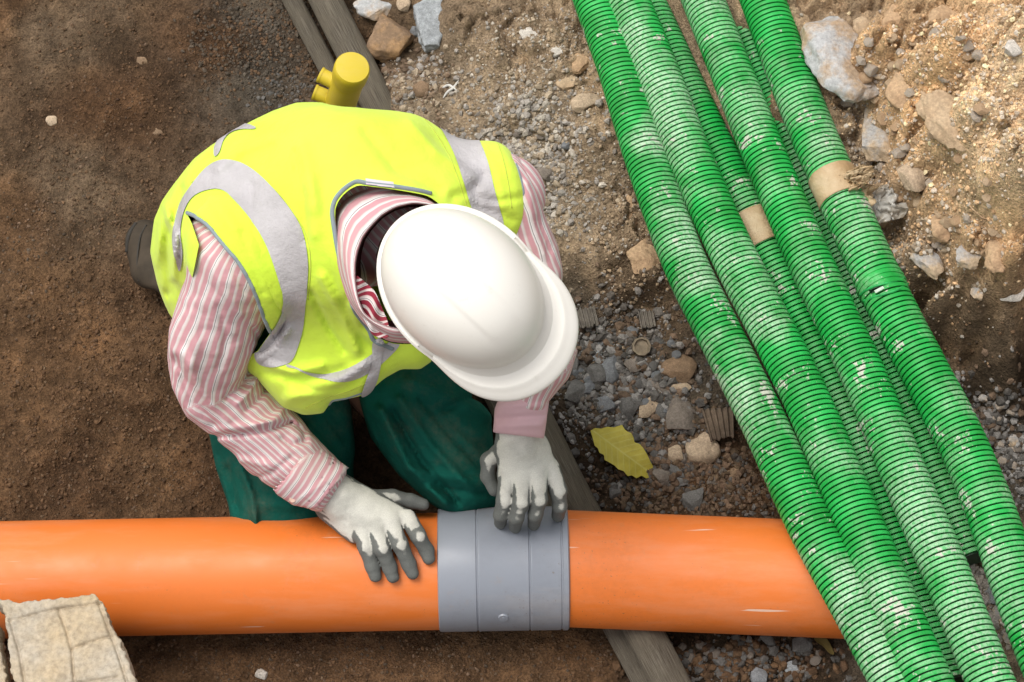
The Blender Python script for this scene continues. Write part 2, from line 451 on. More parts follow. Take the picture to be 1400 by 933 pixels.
# photo x, y, spread x, spread y, count, smallest and largest radius (mm), stone colours
ZONES = [
 (715,230,70,75,2600,2,7.5,[GREY,GREY,TAN,PALE]), (690,120,110,60,700,1.2,4.5,[TAN,TN,PALE]), (560,110,60,45,650,1.5,7,[GREY,TAN,BROWN]), (750,60,80,60,900,1,4,[TAN,PALE,GREY]),
 (800,290,50,60,350,1.5,5,[TAN,GREY]), (830,490,70,55,900,2.5,10,[DGREY,DGREY,GREY,BROWN]), (890,560,80,60,900,2.5,10,[DGREY,GREY,BROWN]), (960,660,110,45,1700,2,7.5,[BROWN,BROWN,DGREY,LB]),
 (860,450,70,40,500,1.5,6,[BROWN,GREY,DGREY]), (820,560,60,40,500,2,6,[DGREY,GREY]), (1010,905,110,28,900,2.5,9,[DGREY,DB2,DB]), (1340,580,55,38,520,2.5,9,[DGREY,GREY,BROWN]), (1390,640,30,50,250,2.5,8,[DGREY,GREY]),
 (340,60,70,55,1100,1.5,5,[DG,DB2,DG]), (390,120,40,25,300,1.5,5,[DGREY,DG]), (130,200,170,180,700,0.9,3.2,[BROWN,BROWN,LB]), (130,520,150,180,800,0.9,3.2,[BROWN,LB]), (60,330,60,60,160,1.5,4.0,[DG,BROWN]),
 (220,660,160,40,400,0.9,3,[BROWN,LB]), (500,900,350,30,900,0.9,3.4,[BROWN,LB,DG]), (1250,160,120,130,2600,1.2,4.5,[OC,TAN,OCL,PALE]), (1350,130,70,110,2200,1.2,5,[OCL,OC,PALE]), (1290,330,90,50,1100,1.5,5.5,[OC,TAN,PALE]),
 (1190,220,40,90,500,1.5,5,[TAN,GREY,PALE]), (1340,820,25,60,420,3,9,[GREY,PALE,GREY]), (1300,900,25,30,160,3,9,[GREY,PALE]), (900,620,60,40,300,2,7,[DGREY,BROWN]), (860,230,40,120,350,1.2,4,[TAN,PALE]),
 (980,150,90,120,420,1,3,[TAN,PALE]), (1330,480,90,30,260,1.5,4,[VD,DB2]), (770,700,60,40,200,1.5,4,[BROWN,DGREY]),
 (150,150,190,190,3600,1.0,3.6,[DB2,DB,DB2]), (140,520,190,220,5000,1.0,4.2,[DB2,DB,DB2]), (500,900,420,45,3000,1.0,3.6,[DB2,DB,DB]), (420,60,80,70,1200,1.2,4,[DB2,DG]),
 (870,340,50,90,900,1.2,5,[LB,TN]), (1100,560,60,200,600,2,6,[DG,DB2]),
]
pv, pf, pc = [], [], []
cnt = 0
for (zx, zy, sx, sy, n, r0, r1, cols) in ZONES:
    p = W(zx, zy, float(gz(*on_ground(zx, zy)[:2]))); k = mpp(zx, zy, 0.1)
    u = RNG.uniform(-1.35, 1.35, (n, 2)) * 0.62 + RNG.normal(size=(n, 2)) * 0.42
    x = p[0] + u[:, 0] * sx * k; y = p[1] + u[:, 1] * sy * k / math.cos(TILT)
    r = (r0 + (r1 - r0) * RNG.uniform(0, 1, n) ** 2.6) / 1000.0
    keep = (x > -1.2) & (x < 1.2) & (y > -0.9) & (y < 1.0)
    x, y, r = x[keep], y[keep], r[keep]; n = len(x)
    z = gz(x, y) + r * RNG.uniform(-0.15, 0.45, n)
    sc = RNG.uniform(0.6, 1.25, (n, 1, 3))
    vv = ICO_V[None] * RNG.uniform(0.72, 1.22, (n, 12, 1)) * sc
    vv = np.einsum('nij,nkj->nki', rand_rot(n), vv)
    vv = vv * r[:, None, None] + np.stack([x, y, z], -1)[:, None]
    ci = RNG.integers(0, len(cols), n)
    c = np.array([np.array(q) for q in cols])[ci] * RNG.uniform(0.6, 1.3, (n, 1))
    loc = gcol(x, y)
    c = c * 0.72 + loc * 0.28
    pv.append(vv.reshape(-1, 3)); pf.append((ICO_F[None] + (cnt + np.arange(n) * 12)[:, None, None]).reshape(-1, 3)); pc.append(np.repeat(c, 12, 0))
    cnt += n * 12
grm = mesh("gravel", np.vstack(pv), np.vstack(pf), smooth=False)
cattr(grm, "Col", np.clip(np.vstack(pc), 0.02, 0.75))
MAT_GRAVEL = stone_mat("gravel_stone")
gravel = link("gravel", grm, MAT_GRAVEL)
tag(gravel, "loose gravel and grit strewn over the trench floor and banks", "gravel", kind="stuff")

# ------------------------------------------------------------------ single stones
_bm = bmesh.new(); bmesh.ops.create_icosphere(_bm, subdivisions=4, radius=1.0)
IS_V = np.array([v.co[:] for v in _bm.verts]); IS_F = np.array([[v.index for v in f.verts] for f in _bm.faces]); _bm.free()
def stone_mesh(rx, ry, rz, seed, cuts=9, rotz=0.0, lump=0.06, box=0.0):
    rg = np.random.default_rng(seed)
    v = IS_V.copy()
    if box:                                    # squarer block
        p = 2 + box * 6
        v = v / (np.sum(np.abs(v) ** p, 1) ** (1 / p))[:, None]
    for _ in range(cuts):
        d = rg.normal(size=3); d /= np.linalg.norm(d); t = rg.uniform(0.55, 0.88)
        s = v @ d
        v -= np.maximum(s - t, 0)[:, None] * d
    n = fbm(v[:, 0] + seed, v[:, 1], v[:, 2], 2.2, 4, seed, 0.55)
    v *= (1 + lump * 1.6 * n)[:, None]
    v *= np.array([rx, ry, rz])
    c, s_ = math.cos(rotz), math.sin(rotz)
    v = v @ np.array([[c, s_, 0], [-s_, c, 0], [0, 0, 1]])
    return v
ROCKM = {}
def rock(px, py, wpx, hpx, rot, mat, label, cat="stone", name="stone", group=None, hz=0.5, sink=0.3, seed=None, cuts=9, lump=0.06, box=0.0):
    p = on_ground(px, py, 0.01); k = mpp(px, py, p[2])
    rx, ry = wpx * k / 2, hpx * k / 2 / math.cos(TILT) * 0.98
    rz = hz * min(rx, ry)
    seed = seed if seed is not None else int(px * 13 + py * 7) % 9973
    v = stone_mesh(rx, ry, rz, seed, cuts, math.radians(rot), lump, box)
    z = float(gz(p[0], p[1])) + rz * (1 - 2 * sink) * 0.7
    q = W(px, py, z)
    me = mesh(name, v, IS_F.copy())
    o = link(name, me, mat)
    o.location = Vector(q)
    try: me.set_sharp_from_angle(angle=math.radians(38))
    except Exception: pass
    return tag(o, label, cat, group)
R_BLUE = stone_mat("blue_grey_stone", (0.20, 0.205, 0.212, 1)); R_SLAB = stone_mat("pale_grey_slab", (0.31, 0.325, 0.335, 1), 0.25)
R_DARK = stone_mat("dark_grey_stone", (0.145, 0.137, 0.128, 1)); R_BRN = stone_mat("brown_stone", (0.235, 0.155, 0.095, 1)); R_TAN = stone_mat("tan_stone", (0.45, 0.34, 0.235, 1))
R_BRG = stone_mat("brown_grey_stone", (0.21, 0.175, 0.145, 1)); R_PALE = stone_mat("pale_stone", (0.55, 0.50, 0.44, 1))
R_OCH = dusty_rock_mat("ochre_crusted_rock", (0.24, 0.16, 0.10, 1), (0.36, 0.22, 0.11, 1), 0.55)
R_WHT = dusty_rock_mat("lime_crusted_rock", (0.42, 0.42, 0.42, 1), (0.42, 0.31, 0.21, 1), 0.52)
R_CRUST = dusty_rock_mat("grey_mortar_lump", (0.36, 0.345, 0.33, 1), (0.44, 0.33, 0.22, 1), 0.5)
R_CLOD = dusty_rock_mat("ochre_clod", (0.48, 0.33, 0.20, 1), (0.38, 0.25, 0.15, 1), 0.5)
R_CLODL = dusty_rock_mat("pale_clod", (0.47, 0.35, 0.23, 1), (0.40, 0.285, 0.18, 1), 0.5)
ROCKS = [
 (515,12,58,34,-8,R_WHT,"whitish grey rock cut by the top edge between the old poles and the upright slab",.6,.3,0),
 (533,52,74,66,5,R_OCH,"large rust brown rock with an ochre crust beside the thick old pole",.5,.35,0),
 (566,44,16,15,0,R_BLUE,"small rounded grey stone touching the left side of the upright slab",.7,.3,0),
 (553,6,20,26,10,R_TAN,"small tan stone between the whitish rock and the upright slab",.6,.3,0),
 (577,122,26,22,30,R_BRN,"small brown stone half sunk in grit above the shoulder of the worker",.5,.4,0),
 (800,140,40,28,25,R_TAN,"smooth flat tan stone just left of the leftmost green duct",.5,.35,0),
 (722,48,26,22,0,R_PALE,"pale flat stone with a dark spot on the sandy ledge",.4,.35,0),
 (760,72,20,14,0,R_PALE,"little pale stone on the ledge right of the spotted pale stone",.5,.3,0),
 (745,236,24,26,20,R_BRG,"grey brown stone in the gravel above the shoulder sleeve",.6,.3,0),
 (776,196,20,16,40,R_BLUE,"small bluish stone in the light gravel left of the ducts",.6,.3,0),
 (835,505,27,38,-20,R_BLUE,"angular slate grey stone standing upright below the bottle cap",.6,.25,.3),
 (858,553,34,48,-12,R_DARK,"large dark slate with a slanted top edge above the yellow leaf",.45,.3,.4),
 (814,488,22,16,15,R_SLAB,"small pale bluish chip above the slate pieces",.5,.3,.2),
 (815,515,26,28,5,R_DARK,"dark grey stone left of the upright slate piece",.6,.3,.2),
 (826,555,25,24,25,R_BLUE,"bluish grey stone left of the large dark slate",.6,.3,.2),
 (786,540,30,34,-30,R_DARK,"dark angular stone against the lower helmet brim and old pole",.6,.3,.2),
 (803,533,18,16,0,R_BLUE,"shiny small blue grey chip among the dark stones",.7,.3,.1),
 (782,500,16,26,-10,R_DARK,"narrow dark stone touching the helmet brim",.6,.3,.1),
 (866,500,28,18,5,R_BRG,"flat greyish brown stone under the bottle cap",.5,.35,0),
 (929,508,50,44,10,R_BRN,"rounded dull brown stone, biggest of the pebbles beside the ducts",.5,.4,0),
 (932,532,28,17,0,R_TAN,"small tan oval pebble on top of the squarish block",.6,.2,0),
 (931,566,39,52,-2,R_BRG,"squarish brown grey block standing in the gravel beside the corrugated scrap",.5,.3,.8),
 (885,557,24,40,-35,R_TAN,"tan wedge shaped stone right of the large dark slate",.5,.3,0),
 (903,530,40,20,-28,R_BRG,"elongated grey brown stone above the tan wedge stone",.5,.3,0),
 (905,562,20,22,0,R_DARK,"small dark round stone left of the squarish block",.6,.3,0),
 (961,612,44,42,5,R_TAN,"smooth buff stone under the corrugated scrap",.55,.3,.1),
 (922,622,30,26,-40,R_TAN,"buff and grey oval pebble right of the leaf tip",.55,.3,0),
 (920,642,40,14,-35,R_DARK,"long thin dark stone below the oval pebble",.5,.3,0),
 (904,650,24,20,0,R_BRG,"small brown grey stone just right of the leaf point",.6,.3,0),
 (948,683,28,30,0,R_DARK,"square dark grey stone lying close to the orange pipe edge",.6,.3,.7),
 (928,661,24,16,5,R_DARK,"flat dark stone above the square stone by the pipe",.5,.3,.2),
 (840,672,18,22,0,R_DARK,"dark stone between the old pole and the leaf",.5,.3,0),
 (975,660,18,12,20,R_BRN,"little reddish brown pebble in the brown grit near the pipe",.6,.3,0),
 (1003,648,22,14,20,R_BRN,"brown pebble left of the first duct in the brown grit",.6,.3,0),
 (1095,884,30,24,10,R_DARK,"dark round stone beneath the right end of the orange pipe",.6,.3,0),
 (1050,876,22,12,-10,R_DARK,"flat grey stone peeking out below the orange pipe",.5,.3,.2),
 (1083,915,18,20,30,R_SLAB,"jagged pale chip in the dark gravel below the orange pipe",.6,.3,.2),
 (1040,925,26,22,0,R_BLUE,"blue grey stone at the bottom edge left of the ducts",.6,.3,.2),
 (985,905,22,18,0,R_DARK,"dark stone in the bottom gravel right of the lower old pole",.6,.3,.2),
 (357,922,18,16,0,R_PALE,"pale stone in the dark soil at the bottom edge right of the concrete slabs",.6,.3,0),
 (70,166,15,14,0,R_TAN,"pale tan stone alone in the bare brown soil at far left",.4,.45,.2),
 (218,180,20,12,0,R_BRN,"brown fleck of stone in the brown soil above the lime vest",.3,.55,0),
 (193,84,18,14,-40,R_BRN,"brown stone flush with the brown soil at upper left",.35,.5,0),
 (1150,78,86,120,14,R_WHT,"big lime streaked boulder against the rightmost duct at the top",.55,.3,.1),
 (1105,62,22,14,-50,R_PALE,"small pale stone pinched between the rightmost duct and the boulder",.6,.25,0),
 (1178,38,30,28,0,R_CLODL,"rounded tan clod on top of the lime streaked boulder",.7,.25,0),
 (1205,100,34,18,-15,R_CRUST,"flat grey stone wedged at the right of the lime streaked boulder",.5,.3,0),
 (1203,190,56,84,10,R_CRUST,"grey mortar lump above the taped joint of the rightmost duct",.5,.3,0),
 (1247,238,44,66,-5,R_TAN,"tall smooth tan stone set in the bank right of the tape",.55,.3,0),
 (1290,25,40,34,10,R_CLOD,"upper ochre clod of the bank near the top edge",.6,.35,0),
 (1225,30,50,44,0,R_CLOD,"dark ochre clod overhanging the hollow in the bank",.6,.35,0),
 (1235,125,46,60,25,R_CLOD,"ochre clod above the deep crack in the bank",.6,.35,0),
 (1275,150,40,60,20,R_CLODL,"smooth sandy clod right of the deep crack in the bank",.5,.4,0),
 (1300,170,60,90,22,R_CLODL,"long smooth sandy boulder in the middle of the bank",.4,.45,0),
 (1345,288,44,30,0,R_CLOD,"reddish clod at mid height of the bank by the right side",.5,.35,0),
 (1325,350,42,36,20,R_CRUST,"greyish stone near the foot of the bank",.5,.35,0),
 (1366,352,40,44,0,R_CLOD,"brown clod left of the lower right bank corner",.55,.35,0),
 (1290,310,44,40,0,R_CLOD,"brown clod just below the tall smooth tan stone",.55,.35,0),
 (1268,360,40,46,30,R_CRUST,"grey brown lump at the foot of the bank beside the torn duct joint",.5,.35,0),
 (1386,404,34,24,0,R_PALE,"pale block on the rim of the bank at the right edge",.5,.3,.4),
 (1338,400,20,20,0,R_CRUST,"small grey stone on the rim of the bank",.6,.3,0),
 (1385,68,26,24,10,R_PALE,"nearly white stone high on the sunny bank at the right",.6,.35,.2),
 (1352,545,34,16,0,R_CRUST,"pale flat stone in the dark trench right of the ducts",.5,.3,0),
 (1335,575,18,18,0,R_DARK,"dark stone beside the rightmost duct below the pale flat stone",.6,.3,0),
 (1383,602,18,16,0,R_CRUST,"light grey pebble by the right edge of the dark trench",.6,.3,0),
 (1352,602,16,16,0,R_DARK,"small dark pebble by the rightmost duct",.6,.3,0),
 (1345,765,20,34,25,R_CRUST,"upper grey stone jammed between the two rightmost ducts",.6,.3,.2),
 (1357,812,24,30,20,R_SLAB,"bluish grey stone jammed between the two rightmost ducts",.6,.3,.2),
 (1370,842,22,28,20,R_CRUST,"grey stone below the bluish one between the two rightmost ducts",.6,.3,.2),
 (1385,875,26,22,-40,R_CRUST,"lowest pale stone between the two rightmost ducts",.6,.3,.2),
 (1305,905,20,34,25,R_CRUST,"whitish stone at the bottom between the second and third duct",.6,.3,.2),
 (878,350,60,44,30,R_CLOD,"brown clod on the edge of the ledge beside the leftmost duct",.4,.45,0),
 (862,292,40,50,-10,R_CLOD,"tan clod higher on the ledge beside the leftmost duct",.4,.45,0),
 (792,84,38,34,10,R_CLOD,"brown clod against the leftmost duct near the top",.4,.4,0),
 (775,112,34,22,0,R_CLODL,"sandy clod above the smooth flat tan stone",.4,.4,0),
]
for (px, py, w, h, rot, mat, lab, hz, sink, box) in ROCKS:
    rock(px, py, w * 1.08, h * 1.08, rot, mat, lab, hz=hz * 1.1, sink=sink, box=box, lump=0.13 if mat in (R_CLOD, R_CLODL, R_OCH, R_CRUST, R_WHT) else 0.05)
# crushed stones of one kind in the gravel, each its own object
def scatter(zone, n, rr, mats, label, group):
    zx, zy, sx, sy = zone
    variants = {}
    for i in range(n):
        px = zx + random.uniform(-1, 1) * sx; py = zy + random.uniform(-1, 1) * sy
        mi = random.randrange(len(mats)); va = random.randrange(4)
        if (mi, va) not in variants:
            v = stone_mesh(1, random.uniform(.7, 1), random.uniform(.5, .75), 300 + mi * 9 + va + int(zx), 8, 0, 0.05)
            me = mesh("pebble", v, IS_F.copy()); me.materials.append(mats[mi])
            try: me.set_sharp_from_angle(angle=math.radians(38))
            except Exception: pass
            variants[(mi, va)] = me
        p = on_ground(px, py, 0)
        o = bpy.data.objects.new("pebble", variants[(mi, va)]); COL.objects.link(o)
        r = random.uniform(*rr) * 0.001
        o.scale = (r, r, r); o.rotation_euler = (random.uniform(-.4, .4), random.uniform(-.4, .4), random.uniform(0, 6.28))
        o.location = Vector(p) + Vector((0, 0, r * 0.2))
        tag(o, label, "pebble", group)
scatter((715, 245, 50, 70), 46, (5, 9), [R_BRG, R_PALE, R_TAN], "light crushed pebble in the pale gravel between the vest and the leftmost duct", "pale pebbles above the sleeve")
scatter((850, 510, 75, 55), 42, (6, 11), [R_DARK, R_BLUE, R_BRG], "dark angular pebble in the grey gravel between the helmet and the ducts", "dark pebbles beside the helmet")
scatter((930, 610, 70, 55), 38, (5, 10), [R_BRG, R_BRN, R_DARK], "brown or grey pebble in the gravel between the leaf and the ducts", "mixed pebbles beside the leaf")
scatter((1010, 905, 110, 24), 24, (6, 11), [R_DARK, R_DARK, R_BRG], "dark pebble in the shaded gravel below the orange pipe", "dark pebbles below the orange pipe")
scatter((1350, 590, 40, 50), 24, (6, 10), [R_DARK, R_CRUST, R_BRG], "grey pebble in the dark trench right of the ducts", "grey pebbles right of the ducts")
scatter((1250, 200, 110, 160), 60, (7, 15), [R_CLOD, R_CLODL, R_CRUST], "crumbly ochre clod on the earth bank at the right", "clods on the earth bank")

# ------------------------------------------------------------------ implicit surfaces -> mesh
def surface_nets(F, lo, h):
    nx_, ny_, nz_ = F.shape
    S = F < 0
    c = [S[i:nx_ - 1 + i, j:ny_ - 1 + j, k:nz_ - 1 + k] for i in (0, 1) for j in (0, 1) for k in (0, 1)]
    sm = sum(x.astype(np.int8) for x in c)
    act = (sm > 0) & (sm < 8)
    I = np.argwhere(act)
    vid = np.full(act.shape, -1, np.int64); vid[act] = np.arange(len(I))
    acc = np.zeros((len(I), 3)); n = np.zeros(len(I))
    off = [(i, j, k) for i in (0, 1) for j in (0, 1) for k in (0, 1)]
    vals = [F[I[:, 0] + o[0], I[:, 1] + o[1], I[:, 2] + o[2]] for o in off]
    for a in range(8):
        for b in range(a + 1, 8):
            if sum(abs(off[a][q] - off[b][q]) for q in range(3)) != 1: continue
            m = (vals[a] < 0) != (vals[b] < 0)
            t = np.where(m, vals[a] / np.where(m, vals[a] - vals[b], 1), 0)
            pa, pb = np.array(off[a], float), np.array(off[b], float)
            acc += np.where(m[:, None], pa + t[:, None] * (pb - pa), 0); n += m
    v = lo + (I + acc / n[:, None]) * h
    quads = []
    for ax in range(3):
        sl0 = [slice(None)] * 3; sl1 = [slice(None)] * 3
        sl0[ax] = slice(0, -1); sl1[ax] = slice(1, None)
        a, b = S[tuple(sl0)], S[tuple(sl1)]
        e = np.argwhere(a != b)
        u, w = (ax + 1) % 3, (ax + 2) % 3
        e = e[(e[:, u] > 0) & (e[:, w] > 0) & (e[:, u] < F.shape[u] - 1) & (e[:, w] < F.shape[w] - 1)]
        fl = a[e[:, 0], e[:, 1], e[:, 2]]
        q = []
        for du, dw in ((0, 0), (1, 0), (1, 1), (0, 1)):
            t = e.copy(); t[:, u] -= du; t[:, w] -= dw
            q.append(vid[t[:, 0], t[:, 1], t[:, 2]])
        q = np.stack(q, -1)
        q = np.where(fl[:, None], q, q[:, ::-1])
        quads.append(q)
    return v, np.vstack(quads)
def smin(a, b, k):
    h = np.clip(0.5 + 0.5 * (b - a) / k, 0, 1)
    return b + (a - b) * h - k * h * (1 - h)
def smax(a, b, k): return -smin(-a, -b, k)
def cone(P, a, b, ra, rb):
    a = np.asarray(a); b = np.asarray(b); ab = b - a
    t = np.clip(((P - a) @ ab) / (ab @ ab), 0, 1)
    return np.linalg.norm(P - a - t[..., None] * ab, axis=-1) - (ra + (rb - ra) * t)
def ell(P, c, ax, R=None):
    q = P - np.asarray(c)
    if R is not None: q = q @ R
    ax = np.asarray(ax)
    k0 = np.linalg.norm(q / ax, axis=-1); k1 = np.linalg.norm(q / ax ** 2, axis=-1)
    return k0 * (k0 - 1) / np.maximum(k1, 1e-9)
def poly_sd(x, y, poly):
    poly = np.asarray(poly, float); n = len(poly)
    d = np.full(x.shape, 1e18); s = np.ones(x.shape)
    for i in range(n):
        a = poly[i]; b = poly[i - 1]
        e = b - a; wx, wy = x - a[0], y - a[1]
        t = np.clip((wx * e[0] + wy * e[1]) / max(e @ e, 1e-12), 0, 1)
        d = np.minimum(d, (wx - e[0] * t) ** 2 + (wy - e[1] * t) ** 2)
        c1 = y >= a[1]; c2 = y < b[1]; c3 = e[0] * wy > e[1] * wx
        flip = (c1 & c2 & c3) | (~c1 & ~c2 & ~c3)
        s = np.where(flip, -s, s)
    return s * np.sqrt(d)
RS = 2.0; RX0, RY0 = -100.0, -100.0
_rx, _ry = np.meshgrid(np.arange(RX0, 1500, RS), np.arange(RY0, 1100, RS))
def smooth_poly(poly, it=2):
    p = np.asarray(poly, float)
    for _ in range(it):
        q = np.roll(p, -1, 0)
        p = np.stack([0.75 * p + 0.25 * q, 0.25 * p + 0.75 * q], 1).reshape(-1, 2)
    return p
def raster_poly(poly): return poly_sd(_rx, _ry, poly)
def line_d(x, y, pts):
    d = np.full(x.shape, 1e9)
    for a, b in zip(pts[:-1], pts[1:]):
        a = np.array(a, float); b = np.array(b, float); e = b - a
        t = np.clip(((x - a[0]) * e[0] + (y - a[1]) * e[1]) / max(e @ e, 1e-9), 0, 1)
        d = np.minimum(d, np.hypot(x - a[0] - t * e[0], y - a[1] - t * e[1]))
    return d
def raster_folds(folds):
    r = np.zeros(_rx.shape)
    for pts, w, a in folds:
        pts = [tuple(p) for p in pts]
        r += a * 1.35 * np.exp(-(line_d(_rx, _ry, pts) / w) ** 2)
    return r
def samp(rast, px, py):
    i = np.clip((px - RX0) / RS, 0, rast.shape[1] - 1.01); j = np.clip((py - RY0) / RS, 0, rast.shape[0] - 1.01)
    i0 = i.astype(int); j0 = j.astype(int); a = i - i0; b = j - j0
    return (rast[j0, i0] * (1 - a) * (1 - b) + rast[j0, i0 + 1] * a * (1 - b) + rast[j0 + 1, i0] * (1 - a) * b + rast[j0 + 1, i0 + 1] * a * b)
def build_sdf(fn, lo, hi, h, outline=None, folds=None, kc=0.02, noise=None):
    lo = np.asarray(lo, float); hi = np.asarray(hi, float)
    n = np.ceil((hi - lo) / h).astype(int) + 1
    F = np.empty(n)
    out_r = raster_poly(outline) if outline is not None else None
    fr = raster_folds(folds) if folds else None
    Y, Z = np.meshgrid(lo[1] + np.arange(n[1]) * h, lo[2] + np.arange(n[2]) * h, indexing='ij')
    for i in range(n[0]):
        P = np.stack([np.full(Y.shape, lo[0] + i * h), Y, Z], -1)
        d = fn(P)
        if out_r is not None or fr is not None:
            px, py, dep = proj(P)
            if fr is not None: d = d - samp(fr, px, py)
            if noise: 
                for fq, am, sd_ in noise: d = d - am * fbm(P[..., 0], P[..., 1], P[..., 2], fq, 2, sd_)
            if out_r is not None: d = smax(d, samp(out_r, px, py) * dep / FPX, kc)
        elif noise:
            for fq, am, sd_ in noise: d = d - am * fbm(P[..., 0], P[..., 1], P[..., 2], fq, 2, sd_)
        F[i] = d
    return surface_nets(F, lo, h)
def tri(q): return np.vstack([q[:, [0, 1, 2]], q[:, [0, 2, 3]]])
def clip_mesh(v, f, s):
    """keep the part of a triangle mesh where s < 0"""
    v = list(map(tuple, v)); s = list(s); out = []; cache = {}
    ins = np.array(s) < 0
    c = ins[f].sum(1)
    out = [tuple(t) for t in f[c == 3]]
    def mid(a, b):
        k = (min(a, b), max(a, b))
        if k not in cache:
            t = s[a] / (s[a] - s[b])
            cache[k] = len(v); v.append(tuple(np.array(v[a]) + t * (np.array(v[b]) - np.array(v[a]))))
        return cache[k]
    for t in f[(c > 0) & (c < 3)]:
        t = [int(x) for x in t]
        loop = []
        for i in range(3):
            a, b = t[i], t[(i + 1) % 3]
            if ins[a]: loop.append(a)
            if ins[a] != ins[b]: loop.append(mid(a, b))
        out.append((loop[0], loop[1], loop[2]))
        if len(loop) == 4: out.append((loop[0], loop[2], loop[3]))
    f2 = np.array(out)
    used = np.unique(f2); m = np.full(len(v), -1); m[used] = np.arange(len(used))
    return np.array(v)[used], m[f2]
def vnormals(v, f):
    n = np.zeros(v.shape); a = np.cross(v[f[:, 1]] - v[f[:, 0]], v[f[:, 2]] - v[f[:, 0]])
    for i in range(3): np.add.at(n, f[:, i], a)
    return n / np.maximum(np.linalg.norm(n, axis=1), 1e-12)[:, None]
def patch(v, f, poly, off, minface=0.02, soften=True):
    """piece of the surface lying inside an outline, raised by off"""
    n = vnormals(v, f)
    px, py, dep = proj(v)
    P = smooth_poly(poly) if soften else np.asarray(poly)
    s = poly_sd(px, py, P) 
    face = (n[f].mean(1) @ CDIR) > minface
    near = (s[f].min(1) < 9) & face
    f2 = f[near]
    used = np.unique(f2); m = np.full(len(v), -1); m[used] = np.arange(len(used))
    vv_, nn_, ff_ = v[used], n[used], m[f2]
    for _ in range(2):                       # refine so that narrow bands keep clean edges
        e = np.sort(np.vstack([ff_[:, [0, 1]], ff_[:, [1, 2]], ff_[:, [2, 0]]]), 1)
        ue, inv = np.unique(e, axis=0, return_inverse=True); inv = inv.reshape(3, -1) + len(vv_)
        vv_ = np.vstack([vv_, vv_[ue].mean(1)]); nn_ = np.vstack([nn_, nn_[ue].mean(1)])
        a_, b_, c_ = ff_.T; ab, bc, ca_ = inv
        ff_ = np.vstack([np.stack(t, 1) for t in ((a_, ab, ca_), (b_, bc, ab), (c_, ca_, bc), (ab, bc, ca_))])
    px, py, dep = proj(vv_)
    s = poly_sd(px, py, P)
    nn_ = nn_ / np.linalg.norm(nn_, axis=1)[:, None]
    return clip_mesh(vv_ + nn_ * off, ff_, s)
def drape(bvh, pts, off):
    out = []
    for x, y in pts:
        d = Vector(CRT * ((x - 700) / FPX) + CUP * ((466.5 - y) / FPX) - CDIR).normalized()
        r = bvh.ray_cast(Vector(CPOS), d)
        if r[0] is not None: out.append(r[0] + r[1] * off)
    return out
def resample(pts, step, closed=False):
    P = np.array([list(p) for p in pts], float)
    if closed: P = np.vstack([P[-1:], P, P[:2]])
    else: P = np.vstack([2 * P[0] - P[1], P, 2 * P[-1] - P[-2]])
    out = []
    for i in range(1, len(P) - 2):
        p0, p1, p2, p3 = P[i - 1:i + 3]
        for t in np.linspace(0, 1, 24, endpoint=False):
            out.append(0.5 * ((2 * p1) + (-p0 + p2) * t + (2 * p0 - 5 * p1 + 4 * p2 - p3) * t * t + (-p0 + 3 * p1 - 3 * p2 + p3) * t ** 3))
    if not closed: out.append(P[-2])
    else: out.append(out[0])
    out = np.array(out)
    L = np.concatenate([[0], np.cumsum(np.linalg.norm(np.diff(out, axis=0), axis=1))])
    n = max(2, int(round(L[-1] / step)))
    s = np.linspace(0, L[-1], n + 1)
    return np.stack([np.interp(s, L, out[:, k]) for k in range(out.shape[1])], -1), L[-1]
def sweep(path, rad, seg=24, closed=False, cap=False, ref=None):
    """tube along path; rad is an array per path point or (points, seg)"""
    path = np.asarray(path); n = len(path)
    T = np.gradient(path, axis=0); T /= np.linalg.norm(T, axis=1)[:, None]
    nrm = np.array(ref if ref is not None else (CDIR if abs(T[0] @ CDIR) < 0.9 else CRT), float)
    N = []
    for i in range(n):
        nrm = nrm - (nrm @ T[i]) * T[i]; nrm /= np.linalg.norm(nrm); N.append(nrm.copy())
    N = np.array(N); B = np.cross(T, N)
    a = np.linspace(0, 2 * np.pi, seg, endpoint=False)
    rad = np.asarray(rad, float)
    if rad.ndim == 1: rad = np.repeat(rad[:, None], seg, 1)
    v = path[:, None] + rad[..., None] * (np.cos(a)[None, :, None] * N[:, None] + np.sin(a)[None, :, None] * B[:, None])
    ii = np.arange(n * seg).reshape(n, seg)
    jj = np.roll(ii, -1, 1)
    f = np.stack([ii[:-1], jj[:-1], jj[1:], ii[1:]], -1).reshape(-1, 4)
    v = v.reshape(-1, 3)
    if cap:
        fl = [tuple(x) for x in f] + [tuple(ii[0][::-1]), tuple(ii[-1])]
        return v, fl
    return v, f
def tube(name, pts, r, mat, parent=None, seg=8, step=0.004, closed=False, smooth_path=True):
    P, _ = resample(pts, step, closed) if smooth_path else (np.array([list(p) for p in pts]), 0)
    v, f = sweep(P, np.full(len(P), r), seg, cap=not closed)
    return link(name, mesh(name, v, f), mat, parent)

